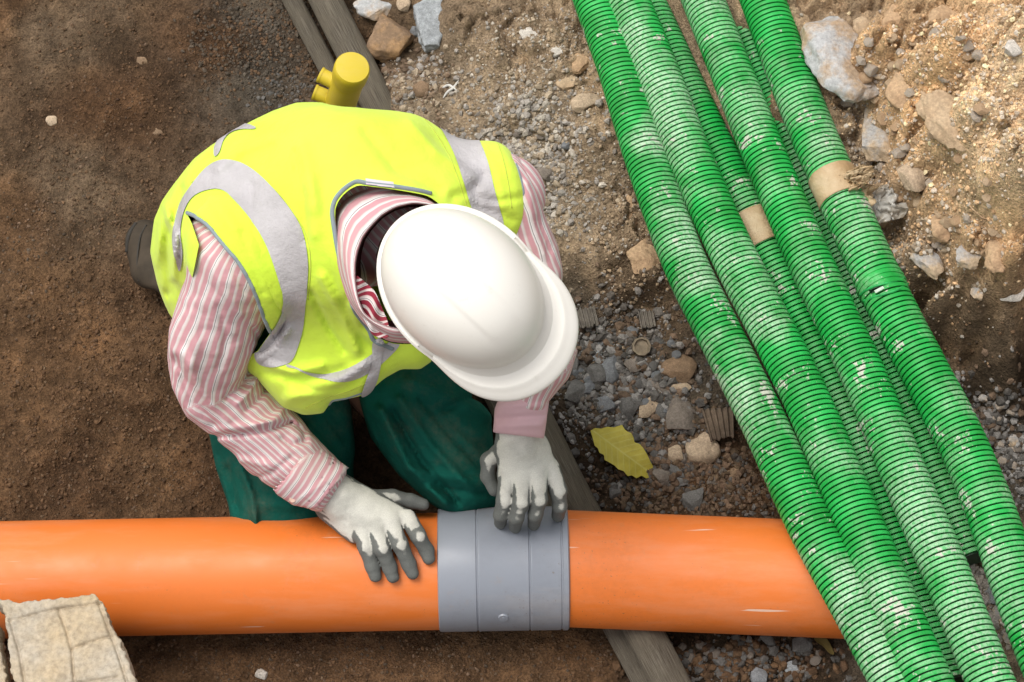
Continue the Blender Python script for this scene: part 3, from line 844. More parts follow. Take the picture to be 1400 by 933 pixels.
# ------------------------------------------------------------------ upright grey slab stone
def slab(name, poly, ztop, thick, mat, label, cat, grooves=None, h=0.0019, noise_a=0.0015, parent=None, kc=0.003, crumb=0.0):
    w = np.array([W(x, y, ztop)[:2] for x, y in poly])
    cx, cy = w.mean(0)
    lo = np.array([w[:, 0].min() - 0.01, w[:, 1].min() - 0.01, ztop - thick - 0.01]); hi = np.array([w[:, 0].max() + 0.01, w[:, 1].max() + 0.01, ztop + 0.012])
    G = [np.array([W(x, y, ztop)[:2] for x, y in g]) for g in (grooves or [])]
    def fn(P):
        x, y, z = P[..., 0], P[..., 1], P[..., 2]
        e = 0.003 * fbm(x, y, z, 45, 3, 31) + 0.003 * fbm(x, y, z, 160, 2, 33)
        d = poly_sd(x, y, w) + e
        top = z - ztop - noise_a * fbm(x, y, z, 60, 4, 35) * 2
        for g in G: top = top + 0.0052 * np.exp(-(line_d(x, y, g) / 0.0022) ** 2)
        if crumb: top = top - crumb * np.maximum(0, fbm(x, y, z * 0, 30, 4, 41)) ** 1.2
        return smax(smax(d, top, kc), ztop - thick - z, kc)
    v, q = build_sdf(fn, lo, hi, h)
    o = link(name, mesh(name, v, q), mat, parent)
    return tag(o, label, cat) if label else o
zs = float(on_ground(587, 40, 0)[2])
slab("stone_slab", [(564, 6), (575, 2), (586, -8), (606, -10), (607, 20), (607, 48), (600, 60), (580, 62), (574, 48), (570, 30)], zs + 0.022, 0.03, R_SLAB,
     "upright flat pale grey stone slab with broken edges at the top", "stone slab")

# ------------------------------------------------------------------ broken concrete slabs, lower left
MC = M("old_concrete", 0.92, 0.2)
c_ = MC.mix(MC.ramp(MC.noise(9, 6, 0.6), [(0.35, BW(0)), (0.62, BW(1))]), (0.42, 0.37, 0.30, 1), (0.45, 0.35, 0.225, 1))
c_ = MC.mix(1.0, c_, MC.ramp(MC.noise(130, 6, 0.7), [(0.3, BW(0.68)), (0.5, BW(1)), (0.72, BW(1.25))]), 'MULTIPLY')
c_ = MC.mix(MC.ramp(MC.noise(16, 7, 0.7), [(0.52, BW(0)), (0.66, BW(0.5))]), c_, (0.24, 0.19, 0.135, 1))
MC.base(c_); MC.bump(MC.noise(90, 6, 0.7), 0.35, 0.003); MC.bump(MC.noise(500, 3, 0.6), 0.5, 0.001)
slab("concrete_slab", [(8, 850), (5, 830), (-12, 815), (10, 820), (26, 826), (50, 820), (76, 817), (100, 816), (128, 810), (139, 822), (150, 850), (166, 878), (176, 905), (190, 940), (200, 975), (60, 985), (26, 950), (14, 905)],
     0.252, 0.052, MC.m, "broken beige concrete paving slab with square grooves resting on the orange pipe", "concrete slab",
     grooves=[[(80, 832), (90, 860), (98, 890), (102, 935)], [(98, 886), (124, 877), (150, 870)], [(134, 822), (160, 890), (176, 940)], [(12, 848), (78, 832), (138, 824)], [(98, 935), (160, 925)], [(14, 850), (26, 890), (34, 935)]], crumb=0.004)
slab("concrete_slab", [(-60, 830), (-20, 832), (-4, 850), (0, 880), (8, 930), (20, 985), (-60, 985)], 0.245, 0.05, MC.m,
     "narrow edge of a second concrete slab past the crack at the left border", "concrete slab", crumb=0.003)

# ------------------------------------------------------------------ old poles
MW = M("weathered_wood", 0.9, 0.2)
g_ = MW.noise(70, 6, 0.7, stretch=(1, 1, 0.04))
def pole_mat():
    m = M("weathered_grey_wood", 0.9, 0.2)
    u = m.attr("along").outputs["Fac"]; a = m.attr("around").outputs["Fac"]
    cb = m.n("ShaderNodeCombineXYZ"); m.l(m.math('MULTIPLY', u, 5.0), cb.inputs[0]); m.l(m.math('MULTIPLY', a, 9.0), cb.inputs[1])
    nz = m.n("ShaderNodeTexNoise"); nz.inputs["Scale"].default_value = 4.0; nz.inputs["Detail"].default_value = 8; nz.inputs["Roughness"].default_value = 0.72
    m.l(cb.outputs[0], nz.inputs["Vector"])
    c = m.ramp(nz.outputs["Fac"], [(0.36, (0.05, 0.042, 0.034, 1)), (0.47, (0.165, 0.138, 0.105, 1)), (0.62, (0.36, 0.32, 0.25, 1))])
    c = m.mix(m.ramp(m.noise(8, 5, 0.6), [(0.42, BW(0)), (0.7, BW(0.7))]), c, (0.25, 0.21, 0.15, 1))
    m.base(c); m.bump(nz.outputs["Fac"], 1.0, 0.008); m.bump(m.noise(200, 4, 0.6), 0.3, 0.001)
    return m.m
MPOLE = pole_mat()
def pole(p0, p1, wpx, label, seed):
    a, b = V(*p0), V(*p1)
    r = wpx * mpp((p0[0] + p1[0]) / 2, (p0[1] + p1[1]) / 2, p0[2]) / 2
    P, L = resample([a, a.lerp(b, .35) + Vector((.002, 0, 0)), a.lerp(b, .7) - Vector((.003, 0, .002)), b], 0.006)
    seg = 40; th = np.linspace(0, 2 * np.pi, seg, endpoint=False); s = np.linspace(0, L, len(P))
    S, A = np.meshgrid(s, th, indexing='ij')
    R = r * (1 + 0.10 * fbm(np.cos(A) * 1.2 + seed, np.sin(A) * 1.2, S * 1.5, 1.3, 3, seed) + 0.05 * fbm(np.cos(A) * 5, np.sin(A) * 5, S * 4, 1.5, 3, seed + 5))
    v, f = sweep(P, R, seg, cap=True)
    me = mesh("old_pole", v, f)
    fattr(me, "along", S.ravel()); fattr(me, "around", np.abs(A - np.pi).ravel())
    o = link("old_pole", me, MPOLE)
    o.location = (0, 0, 0)
    return tag(o, label, "pole")
pole((404, -80, .035), (955, 1010, .035), 47, "thick weathered grey pole running diagonally under the worker and the orange pipe", 3)
pole((368, -60, .022), (914, 1000, .014), 28, "thinner weathered pole lying along the left side of the thick pole", 8)

# ------------------------------------------------------------------ orange sewer pipe and grey coupling
PZ = 0.092
pa, pb = W(-60, 794, PZ), W(640, 780.6, PZ)
qa, qb = W(700, 774.5, PZ), W(1183, 794.5, PZ)
RP = 81.0 * mpp(400, 785, PZ) * 0.985
def pipe_hit(px, py, off, a=pa, b=pb, r=None):
    r = (r or RP) + off
    d = CRT * ((px - 700) / FPX) + CUP * ((466.5 - py) / FPX) - CDIR; d = d / np.linalg.norm(d)
    u = (b - a) / np.linalg.norm(b - a)
    o = CPOS - a
    dd = d - (d @ u) * u; oo = o - (o @ u) * u
    A, B, C = dd @ dd, 2 * dd @ oo, oo @ oo - r * r
    disc = max(B * B - 4 * A * C, 0)
    return CPOS + d * ((-B - math.sqrt(disc)) / (2 * A))
MOR = plastic_mat("orange_plastic", (0.74, 0.18, 0.028, 1), 0.42, (0.32, 0.10, 0.03, 1), 0.35)
def hollow(name, a, b, r, wall, mat, parent=None, seg=96, prof=None, label=None, cat=None, droop=0.0):
    L = np.linalg.norm(b - a)
    prof = prof or [(0, 0), (0.003, 0.0), (L - 0.003, 0.0), (L, 0)]
    xs = [p[0] for p in prof]; ro = [r + p[1] for p in prof]
    if droop is not None and len(prof) == 4:
        xs = [0] + list(np.linspace(0.004, L - 0.004, 30)) + [L]; ro = [r - 0.001] + [r] * 30 + [r - 0.001]
    u = (b - a) / L
    pts = [a + u * x for x in xs] + [a + u * x for x in (xs[-1], xs[0])]
    rr = ro + [r - wall, r - wall]
    n = np.cross(u, [0, 0, 1]); n /= np.linalg.norm(n); m_ = np.cross(n, u)
    th = np.linspace(0, 2 * np.pi, seg, endpoint=False)
    v = np.array([p + rad * (np.cos(t) * n + np.sin(t) * m_) for p, rad in zip(pts, rr) for t in th])
    k = len(pts); ii = np.arange(k * seg).reshape(k, seg); ii = np.vstack([ii, ii[:1]]); jj = np.roll(ii, -1, 1)
    f = np.stack([ii[:-1], ii[1:], jj[1:], jj[:-1]], -1).reshape(-1, 4)
    me = mesh(name, v, f)
    try: me.set_sharp_from_angle(angle=math.radians(40))
    except Exception: pass
    o = link(name, me, mat, parent)
    return tag(o, label, cat) if label else o
hollow("sewer_pipe", pa, pb, RP, 0.006, MOR, label="long smooth orange plastic pipe entering from the left under the gloved hand", cat="pipe")
hollow("sewer_pipe", qa, qb, RP * 1.0, 0.006, MOR, label="scratched orange plastic pipe right of the grey coupling, running under the green ducts", cat="pipe")
ca, cb_ = W(600, 779.5, PZ), W(776.5, 776.5, PZ)
LC = np.linalg.norm(cb_ - ca); RC = RP + 0.0052
MGR = plastic_mat("grey_plastic", (0.26, 0.278, 0.32, 1), 0.33, (0.12, 0.11, 0.10, 1), 0.35, scratch=False)
cpl = empty("pipe_coupling", (ca + cb_) / 2, "blue grey plastic coupling sleeve joining the two orange pipes", "pipe coupling")
def seam(x): return [(x - .0022, 0), (x - .0012, -.0016), (x + .0004, -.0018), (x + .0016, .0004), (x + .0030, .0006), (x + .005, 0)]
prof = [(0, -.0022), (.0015, -.0003), (.004, 0)] + seam(.30 * LC) + seam(.70 * LC) + [(LC - .013, 0), (LC - .012, -.0012), (LC - .010, -.0012), (LC - .009, .0006), (LC - .002, .0006), (LC, -.002)]
hollow("sleeve", ca, cb_, RC, 0.005, MGR, cpl, prof=prof, droop=None)
c0 = pipe_hit(688, 845, 0.0005, ca, cb_, RC)
axc = ca + ((c0 - ca) @ ((cb_ - ca) / LC)) * (cb_ - ca) / LC
nn = Vector((c0 - axc)); nn.normalize()
bmq = bmesh.new()
bmesh.ops.create_cone(bmq, cap_ends=True, segments=28, radius1=0.0085, radius2=0.0070, depth=0.003)
bmesh.ops.create_cone(bmq, cap_ends=True, segments=20, radius1=0.0028, radius2=0.0028, depth=0.0044)
meq = bpy.data.meshes.new("moulding_mark"); bmq.to_mesh(meq); bmq.free()
meq.transform(nn.to_track_quat('Z', 'Y').to_matrix().to_4x4())
meq.transform(__import__("mathutils").Matrix.Translation(Vector(c0)))
link("moulding_mark", meq, MGR, cpl)
bpy.context.view_layer.update()

# ------------------------------------------------------------------ green corrugated ducts
def duct(pts, zs_, wpx, mat, label, pitch=0.0086, bulge=None):
    P3 = [W(x, y, z) for (x, y), z in zip(pts, zs_)]
    mid_ = pts[len(pts) // 2]
    r = wpx * mpp(mid_[0], mid_[1], zs_[len(zs_) // 2]) / 2
    P, L = resample(P3, 0.01)
    for _ in range(60): P[1:-1] = (P[:-2] + 2 * P[1:-1] + P[2:]) / 4
    P, L = resample(P[::3], pitch)
    n = len(P) - 1
    pos, rad, cr = [], [], []
    for i in range(n):
        a, b = P[i], P[i + 1]
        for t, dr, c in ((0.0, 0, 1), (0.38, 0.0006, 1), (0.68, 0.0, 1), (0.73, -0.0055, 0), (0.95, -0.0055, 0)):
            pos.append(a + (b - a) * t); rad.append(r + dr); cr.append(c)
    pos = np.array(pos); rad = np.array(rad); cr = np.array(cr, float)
    # groove rings a little irregular, pipe slightly oval
    seg = 40
    th = np.linspace(0, 2 * np.pi, seg, endpoint=False)
    R = rad[:, None] * (1 + 0.012 * np.cos(2 * th + label.__len__())[None]) + 0.0006 * fbm(pos[:, 0][:, None] + np.cos(th)[None] * 0.05, pos[:, 1][:, None] + np.sin(th)[None] * 0.05, pos[:, 2][:, None] + th[None] * 0, 25, 2, 5)
    if bulge:
        for (bx, by, bz, amp, wd) in bulge:
            q = W(bx, by, bz); dd = np.linalg.norm(pos - q, axis=1)
            R += (amp * np.exp(-(dd / wd) ** 2))[:, None] * (1 + 0.9 * np.sin(th * 3 + 1))[None] * 0.6
            hide = dd < wd * 0.9
            base_r = r
            R = np.where(hide[:, None] & (cr[:, None] < 0.5), R + 0.0040, R); cr = np.where(hide, 1.0, cr)
    v, f = sweep(pos, R, seg, cap=True)
    me = mesh("corrugated_duct", v, f)
    try: me.set_sharp_from_angle(angle=math.radians(50))
    except Exception: pass
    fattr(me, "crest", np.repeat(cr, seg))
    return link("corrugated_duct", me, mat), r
def ext(pts):                     # carry the run on past both picture edges
    (x0, y0), (x1, y1) = pts[0], pts[1]; (a0, b0), (a1, b1) = pts[-2], pts[-1]
    return [(x0 - (x1 - x0) * 5.0, y0 - (y1 - y0) * 5.0)] + pts + [(a1 + (a1 - a0) * (4.5 if b1 > 920 else .6), b1 + (b1 - b0) * (4.5 if b1 > 920 else .6))]
DA = [(813, 0), (849, 100), (878, 200), (933, 355), (960, 410), (1011, 510), (1062, 614), (1103, 712), (1122, 745), (1171, 833), (1224, 933)]
DBp = [(858, 0), (900, 100), (937, 200), (1005, 355), (1081, 500), (1131, 609), (1167, 700), (1185, 738), (1224, 833), (1269, 933)]
DC = [(961, 0), (1001, 100), (1040, 200), (1106, 355), (1175, 500), (1220, 609), (1256, 700), (1276, 738), (1313, 833), (1354, 933)]
DD = [(1043, 0), (1079, 100), (1118, 200), (1141, 250), (1206, 395), (1260, 500), (1317, 606), (1355, 700), (1400, 830), (1440, 933)]
DE = [(880, 0), (918, 80), (945, 140), (980, 210), (1052, 350), (1124, 500), (1175, 609), (1210, 700), (1252, 810), (1285, 900)]
DF = [(1005, 0), (1040, 100), (1082, 200), (1148, 350), (1216, 500), (1268, 620), (1300, 695), (1322, 750)]
def zz_(n, a, b): return list(np.linspace(a, b, n))
DUCTS = [
 (ext(DA), zz_(len(DA) + 2, .205, .225), 63, 1.3, .95, "leftmost green corrugated duct, chalky and pressed against the orange pipe", None),
 (ext(DBp), zz_(len(DBp) + 2, .225, .25), 64, 4.1, .75, "second green corrugated duct from the left, overlapping the leftmost one", None),
 (ext(DC), zz_(len(DC) + 2, .235, .26), 64, 7.7, .6, "third green corrugated duct from the left, reaching the bottom right corner", None),
 (ext(DD), zz_(len(DD) + 2, .25, .27), 66, 9.2, .6, "rightmost green corrugated duct with a taped joint and a torn joint", [(1206, 392, .256, .0035, .014)]),
 (ext(DE), zz_(len(DE) + 2, .17, .16), 60, 12.4, .30, "lower green duct with a taped joint, between the second and third upper ducts", None),
 (ext(DF), zz_(len(DF) + 2, .175, .165), 60, 15.8, .30, "lower green duct left of the rightmost one, buried in stones at its end", None),
]
DZ = []
for pts, zs2, w, seed, dust, lab, bul in DUCTS:
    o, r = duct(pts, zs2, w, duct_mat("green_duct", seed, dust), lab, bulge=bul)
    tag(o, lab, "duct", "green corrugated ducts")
    DZ.append((o, r))
# a torn slit and lip at the joint of the rightmost duct
dd_o, dd_r = DZ[3]
MTORN = simple_mat("torn_plastic_lip", (0.03, 0.42, 0.10, 1), 0.4, 0.4, 80, 0.4, 0.4)
dv = np.array([v.co[:] for v in dd_o.data.vertices]); 
bvh_d = BVHTree.FromPolygons([tuple(x) for x in dv], [tuple(p.vertices) for p in dd_o.data.polygons])
MHOLE = simple_mat("painted_slit_shade", (0.006, 0.02, 0.01, 1), 0.9, 0.1)  # dark surface patch painted for the shade inside the slit
MTPALE = simple_mat("frayed_pale_edge", (0.55, 0.66, 0.55, 1), 0.7, 0.3)
def strip_patch(name, bvh, poly, off, mat, parent, n=10):
    """small patch laid over a surface inside a quadrilateral of photo points"""
    a, b, c, d = [np.array(p, float) for p in poly]
    rows = []
    for i in range(n + 1):
        u = i / n; l = a + (d - a) * u; r = b + (c - b) * u
        rows.append(drape(bvh, [tuple(l + (r - l) * j / n) for j in range(n + 1)], off + 0.0006 * math.sin(i * 2.1)))
    if any(len(r) != n + 1 for r in rows): return None
    v = [p for r in rows for p in r]
    f = [(i * (n + 1) + j, i * (n + 1) + j + 1, (i + 1) * (n + 1) + j + 1, (i + 1) * (n + 1) + j) for i in range(n) for j in range(n)]
    f = [q[::-1] for q in f]
    return link(name, mesh(name, v, f), mat, parent)
strip_patch("tear", bvh_d, [(1188, 397), (1204, 391), (1207, 394), (1192, 402)], 0.0012, MHOLE, dd_o)
strip_patch("frayed_edge", bvh_d, [(1196, 398), (1207, 392), (1209, 395), (1198, 401)], 0.002, MTPALE, dd_o)
for pts in ([(1176, 404), (1186, 396), (1204, 389), (1222, 386), (1236, 380)], [(1180, 412), (1192, 407), (1210, 402), (1228, 396), (1241, 388)]):
    q = drape(bvh_d, pts, 0.0003)
    if len(q) > 2: tube("torn_lip", q, 0.0022, MTORN, dd_o, seg=8)

# ------------------------------------------------------------------ tapes
MTAPE = M("tan_tape", 0.55, 0.35)
MTAPE.base(MTAPE.mix(MTAPE.ramp(MTAPE.noise(25, 5, 0.6), [(0.35, BW(0)), (0.65, BW(1))]), (0.52, 0.40, 0.25, 1), (0.40, 0.27, 0.14, 1)))
MTAPE.bump(MTAPE.noise(60, 5, 0.65), 0.7, 0.004)
def tape_band(dpts, dzs, r, x0, x1, label, seed, name="tape_wrap"):
    """band wound round a duct between two photo points of its run"""
    P, L = resample([W(x, y, z) for (x, y), z in zip(dpts, dzs)], 0.003)
    px, py, _ = proj(P)
    m = (py > x0) & (py < x1)
    Q = P[m]; seg = 48; th = np.linspace(0, 2 * np.pi, seg, endpoint=False)
    s = np.linspace(0, 1, len(Q))
    R = r + 0.0022 + 0.0016 * fbm(np.cos(th)[None] * 2 + 0 * s[:, None], np.sin(th)[None] * 2 + 0 * s[:, None], s[:, None] * 2 + 0 * th[None], 1.6, 4, seed)
    v, f = sweep(Q, R, seg)
    me = mesh(name, v, f)
    o = link(name, me, MTAPE.m)
    so = o.modifiers.new("s", 'SOLIDIFY'); so.thickness = 0.0008
    return tag(o, label, "tape")
tp = tape_band(DUCTS[3][0], DUCTS[3][1], dd_r, 239, 276, "tan packing tape wound round the joint of the rightmost duct, its end crumpled", 3)
tape_band(DUCTS[4][0], DUCTS[4][1], DZ[4][1], 296, 342, "brown tape wound round the joint of the lower duct between the second and third ducts", 9)
def crumple(name, poly_pts, zlist, amp, mat, parent, seed, n=26, thick=0.0006):
    """crumpled sheet spanning four corners"""
    a, b, c, d = [W(x, y, z) for (x, y), z in zip(poly_pts, zlist)]
    u = np.linspace(0, 1, n); U, Vv = np.meshgrid(u, u)
    P = (a * ((1 - U) * (1 - Vv))[..., None] + b * (U * (1 - Vv))[..., None] + c * (U * Vv)[..., None] + d * ((1 - U) * Vv)[..., None])
    e = 0.5 - np.abs(fbm(U * 1.0, Vv * 1.0, U * 0 + seed, 4, 3, seed)) * 2
    e2 = fbm(U, Vv, U * 0, 5, 3, seed + 3)
    P = P + amp * (e[..., None] * CDIR + e2[..., None] * np.array([1, 0.3, 0]))
    edge = fbm(U, Vv, U * 0, 7, 3, seed + 9)
    P[:, 0] += (0.25 * amp * edge[:, 0])[:, None]; P[:, -1] += (0.4 * amp * edge[:, -1])[:, None]
    ii = np.arange(n * n).reshape(n, n)
    f = np.stack([ii[:-1, :-1], ii[:-1, 1:], ii[1:, 1:], ii[1:, :-1]], -1).reshape(-1, 4)[:, ::-1]
    o = link(name, mesh(name, P.reshape(-1, 3), f), mat, parent)
    so = o.modifiers.new("s", 'SOLIDIFY'); so.thickness = thick
    return o
crumple("loose_end", [(1140, 246), (1176, 226), (1200, 262), (1178, 296)], [.292, .305, .27, .262], 0.016, MTAPE.m, tp, 4)
crumple("loose_end", [(1162, 236), (1186, 224), (1190, 246), (1168, 262)], [.305, .318, .30, .298], 0.014, MTAPE.m, tp, 14)
MBAG = M("clear_film", 0.25, 0.5)
MBAG.base(MBAG.mix(MBAG.ramp(MBAG.noise(20, 5, 0.7), [(0.4, BW(0)), (0.6, BW(1))]), (0.62, 0.60, 0.55, 1), (0.34, 0.29, 0.22, 1)))
MBAG.b.inputs["Alpha"].default_value = 0.62
bag = crumple("plastic_film", [(1186, 262), (1216, 250), (1241, 296), (1198, 307)], [.25, .25, .235, .24], 0.012, MBAG.m, None, 23)
tag(bag, "scrap of dusty clear plastic film poking out right of the taped joint", "plastic scrap")

# ------------------------------------------------------------------ small litter: leaf, cap, corrugated scraps, white strips
ML = M("yellow_leaf", 0.6, 0.3)
va = ML.attr("vein").outputs["Fac"]
c = ML.mix(ML.ramp(ML.noise(40, 5, 0.65), [(0.35, BW(0)), (0.7, BW(1))]), (0.43, 0.36, 0.05, 1), (0.31, 0.26, 0.035, 1))
c = ML.mix(ML.math('MULTIPLY', va, 0.6), c, (0.46, 0.43, 0.14, 1))
ML.base(c); ML.bump(va, 0.5, 0.001)
lp = cp([(195, 548), (215, 541), (240, 543), (262, 536), (290, 538), (322, 528), (332, 545), (345, 556), (358, 560), (368, 578), (372, 598), (392, 604), (408, 622), (424, 650), (436, 676), (452, 704), (476, 752), (462, 742), (440, 735), (420, 742), (400, 731), (380, 742), (362, 730), (345, 733), (328, 712), (308, 706), (292, 690), (268, 676), (252, 668), (250, 648), (232, 640), (226, 622), (212, 610), (206, 585)], 740, 400, 2.917)
zl = float(on_ground(850, 620, 0)[2]) + 0.018
def leaf_mesh(poly, base_pt, tip_pt, z0, amp, zfun):
    xs = np.array([p[0] for p in poly]); ys = np.array([p[1] for p in poly])
    gx_, gy_ = np.meshgrid(np.arange(xs.min() - 2, xs.max() + 2, 1.0), np.arange(ys.min() - 2, ys.max() + 2, 1.0))
    n0, n1 = gx_.shape
    s = poly_sd(gx_, gy_, poly)
    b = np.array(base_pt, float); t = np.array(tip_pt, float); ax_ = (t - b) / np.linalg.norm(t - b)
    al = (gx_ - b[0]) * ax_[0] + (gy_ - b[1]) * ax_[1]; ac = -(gx_ - b[0]) * ax_[1] + (gy_ - b[1]) * ax_[0]
    z = z0 + zfun(al, ac) + 0.0012 * fbm(gx_, gy_, gx_ * 0, 0.07, 3, 77)
    v = np.array([W(x, y, q) for x, y, q in zip(gx_.ravel(), gy_.ravel(), z.ravel())])
    ii = np.arange(n0 * n1).reshape(n0, n1)
    f = np.stack([ii[:-1, :-1], ii[1:, :-1], ii[1:, 1:], ii[:-1, 1:]], -1).reshape(-1, 4)
    vein = np.exp(-(ac / 0.9) ** 2)
    for k in range(-8, 9):
        if k: 
            w_ = np.abs(al - 10 * abs(k) - np.abs(ac) * 0.8); vein = np.maximum(vein, 0.55 * np.exp(-(w_ / 0.9) ** 2) * (np.sign(k) * ac > 0))
    ft = tri(f); used = s.ravel() < 3
    ft = ft[used[ft].all(1)]
    # carry the vein value through the clip by nearest lookup
    v2, f2 = clip_mesh(v, ft, s.ravel())
    px, py, _ = proj(v2)
    i = np.clip(np.round(px - gx_[0, 0]).astype(int), 0, n1 - 1); j = np.clip(np.round(py - gy_[0, 0]).astype(int), 0, n0 - 1)
    return v2, f2, vein[j, i]
v2, f2, ve = leaf_mesh(lp, (812, 590), (902, 656), zl, 0, lambda a, c: 0.00022 * np.abs(c) - 0.000006 * (a - 45) ** 2 + 0.008)
me = mesh("fallen_leaf", v2, f2); fattr(me, "vein", ve)
lf = link("fallen_leaf", me, ML.m); lf.modifiers.new("s", 'SOLIDIFY').thickness = 0.0005
tag(lf, "large yellow serrated leaf lying on the gravel beside the old pole", "leaf")
lp2 = [(1112, 872), (1120, 868), (1130, 872), (1136, 882), (1142, 896), (1134, 894), (1126, 884), (1116, 878)]
v2, f2, ve = leaf_mesh(smooth_poly(lp2, 1), (1112, 870), (1142, 896), float(on_ground(1125, 882, 0)[2]) + 0.012, 0, lambda a, c: 0.0003 * np.abs(c))
me = mesh("fallen_leaf", v2, f2); fattr(me, "vein", ve)
lf2 = link("fallen_leaf", me, simple_mat('dull_leaf', (0.13, 0.095, 0.03, 1), .8, .2)); lf2.modifiers.new("s", 'SOLIDIFY').thickness = 0.0005
tag(lf2, "small dull yellow leaf peeking out below the right end of the orange pipe", "leaf")
# cap
p = on_ground(877, 474, 0.016); MCAP = simple_mat("dusty_cap", (0.30, 0.24, 0.17, 1), 0.8, 0.2, 90, 0.4, 0.4)
bm = bmesh.new(); k = 12.5 * mpp(877, 474, 0)
rings = [(0.0, -.002), (0.74, -.002), (0.80, .003), (1.0, .003), (1.03, -.006)]
vs = []
for rr, z in rings[1:]:
    vs.append([bm.verts.new((rr * k * math.cos(a) * (1 + .03 * math.sin(9 * a)), rr * k * math.sin(a) * (1 + .03 * math.sin(9 * a)), z)) for a in np.linspace(0, 2 * math.pi, 36, endpoint=False)])
bm.faces.new(vs[0])
for a_, b_ in zip(vs[:-1], vs[1:]):
    for i in range(36): bm.faces.new((a_[i], b_[i], b_[(i + 1) % 36], a_[(i + 1) % 36]))
me = bpy.data.meshes.new("bottle_cap"); bm.to_mesh(me); bm.free()
o = link("bottle_cap", me, MCAP); o.location = Vector(p); o.rotation_euler = (0.35, 0.1, 0)
tag(o, "dusty round ring shaped cap lying in the gravel right of the helmet", "cap")
def corrugated(c4, label, waves, seed, mat, zl_=0.012):
    a, b, c, d = [W(x, y, float(on_ground(x, y, 0)[2]) + zl_) for x, y in c4]
    n, m = 60, 14
    U, Vv = np.meshgrid(np.linspace(0, 1, n), np.linspace(0, 1, m))
    P = a * ((1 - U) * (1 - Vv))[..., None] + b * (U * (1 - Vv))[..., None] + c * (U * Vv)[..., None] + d * ((1 - U) * Vv)[..., None]
    P[..., 2] += 0.0028 * np.sin(U * waves * 2 * np.pi) + 0.003 * fbm(U, Vv, U * 0, 3, 2, seed)
    P[-1] += np.array([0, -1, 0]) * (0.004 * fbm(U[-1], U[-1] * 0, U[-1] * 0, 14, 2, seed))[:, None]
    ii = np.arange(n * m).reshape(m, n)
    f = np.stack([ii[:-1, :-1], ii[1:, :-1], ii[1:, 1:], ii[:-1, 1:]], -1).reshape(-1, 4)
    o = link("corrugated_scrap", mesh("corrugated_scrap", P.reshape(-1, 3), f), mat)
    o.modifiers.new("s", 'SOLIDIFY').thickness = 0.0012
    return tag(o, label, "scrap")
MSC = stone_mat("muddy_scrap", (0.17, 0.125, 0.09, 1)); MSC2 = stone_mat("grey_scrap", (0.20, 0.175, 0.145, 1))
corrugated([(958, 560), (1003, 556), (1004, 597), (972, 603)], "muddy brown scrap of corrugated sheet beside the leftmost duct", 5.5, 3, MSC, 0.022)
corrugated([(785, 425), (812, 418), (818, 444), (792, 450)], "grey ribbed scrap lying at the tip of the helmet brim", 4, 5, MSC2)
corrugated([(872, 428), (892, 424), (896, 445), (876, 450)], "small ribbed grey scrap above the round cap", 4, 8, MSC2)
MWP = simple_mat("white_scrap", (0.62, 0.60, 0.56, 1), 0.7, 0.3)
for (pts, lab) in (([(606, 134), (612, 126), (620, 120), (627, 110)], "lower thin white scrap strip in the grit above the shoulder"), ([(603, 122), (612, 117), (618, 119), (625, 124)], "upper curled white scrap strip in the grit above the shoulder")):
    q = [Vector(on_ground(x, y, 0.004)) for x, y in pts]
    P, _ = resample(q, 0.002); rad = 0.0026 * np.sin(np.linspace(0.3, 2.9, len(P))); v, f = sweep(P, rad, 8, cap=True)
    o = link("white_scrap", mesh("white_scrap", v, f), MWP); tag(o, lab, "scrap")

# ------------------------------------------------------------------ yellow capped riser with two stubs
yr = empty("capped_riser", V(466, 190, 0), "yellow capped plastic riser pipe with two side stubs standing behind the worker", "riser pipe")
MY = plastic_mat("yellow_plastic", (0.62, 0.47, 0.03, 1), 0.38, (0.30, 0.24, 0.05, 1), 0.5, scratch=False)
top = W(482, 92, 0.30); bot = W(458, 165, 0.10) ; ax_ = (top - bot) / np.linalg.norm(top - bot)
ry = 24.5 * mpp(482, 92, .30)
def lathe(name, base, axis_, prof, mat, parent, seg=48, ref=(1, 0, 0)):
    axis_ = axis_ / np.linalg.norm(axis_); n = np.cross(axis_, ref); n /= np.linalg.norm(n); m_ = np.cross(axis_, n)
    th = np.linspace(0, 2 * np.pi, seg, endpoint=False)
    v = np.array([base + axis_ * z + r * (np.cos(t) * n + np.sin(t) * m_) for r, z in prof for t in th]); k = len(prof)
    ii = np.arange(k * seg).reshape(k, seg); jj = np.roll(ii, -1, 1)
    f = [tuple(x) for x in np.stack([ii[:-1], jj[:-1], jj[1:], ii[1:]], -1).reshape(-1, 4)] + [tuple(ii[0][::-1]), tuple(ii[-1])]
    me = mesh(name, v, f)
    try: me.set_sharp_from_angle(angle=math.radians(35))
    except Exception: pass
    return link(name, me, mat, parent)
base0 = top - ax_ * 0.34
lathe("riser", base0, ax_, [(ry * .9, 0), (ry * .9, .32)], MY, yr)
lathe("cap", base0, ax_, [(ry * .97, .300), (ry * 1.0, .306), (ry * 1.02, .328), (ry * 1.0, .336), (ry * .93, .3395), (ry * .6, .3405), (ry * .2, .341)], MY, yr)
for (sx, sy, z) in ((437, 102, .235), (429, 126, .18)):
    tip = W(sx, sy, z); root = base0 + ax_ * ((tip - base0) @ ax_); d = tip - root; L = np.linalg.norm(d)
    r_ = 10.5 * mpp(sx, sy, z)
    lathe("stub", root, d, [(r_, 0), (r_, L - .004), (r_ * 1.08, L - .004), (r_ * 1.08, L), (r_ * .85, L), (r_ * .8, L - .012), (r_ * .3, L - .013)], MY, yr, 32)

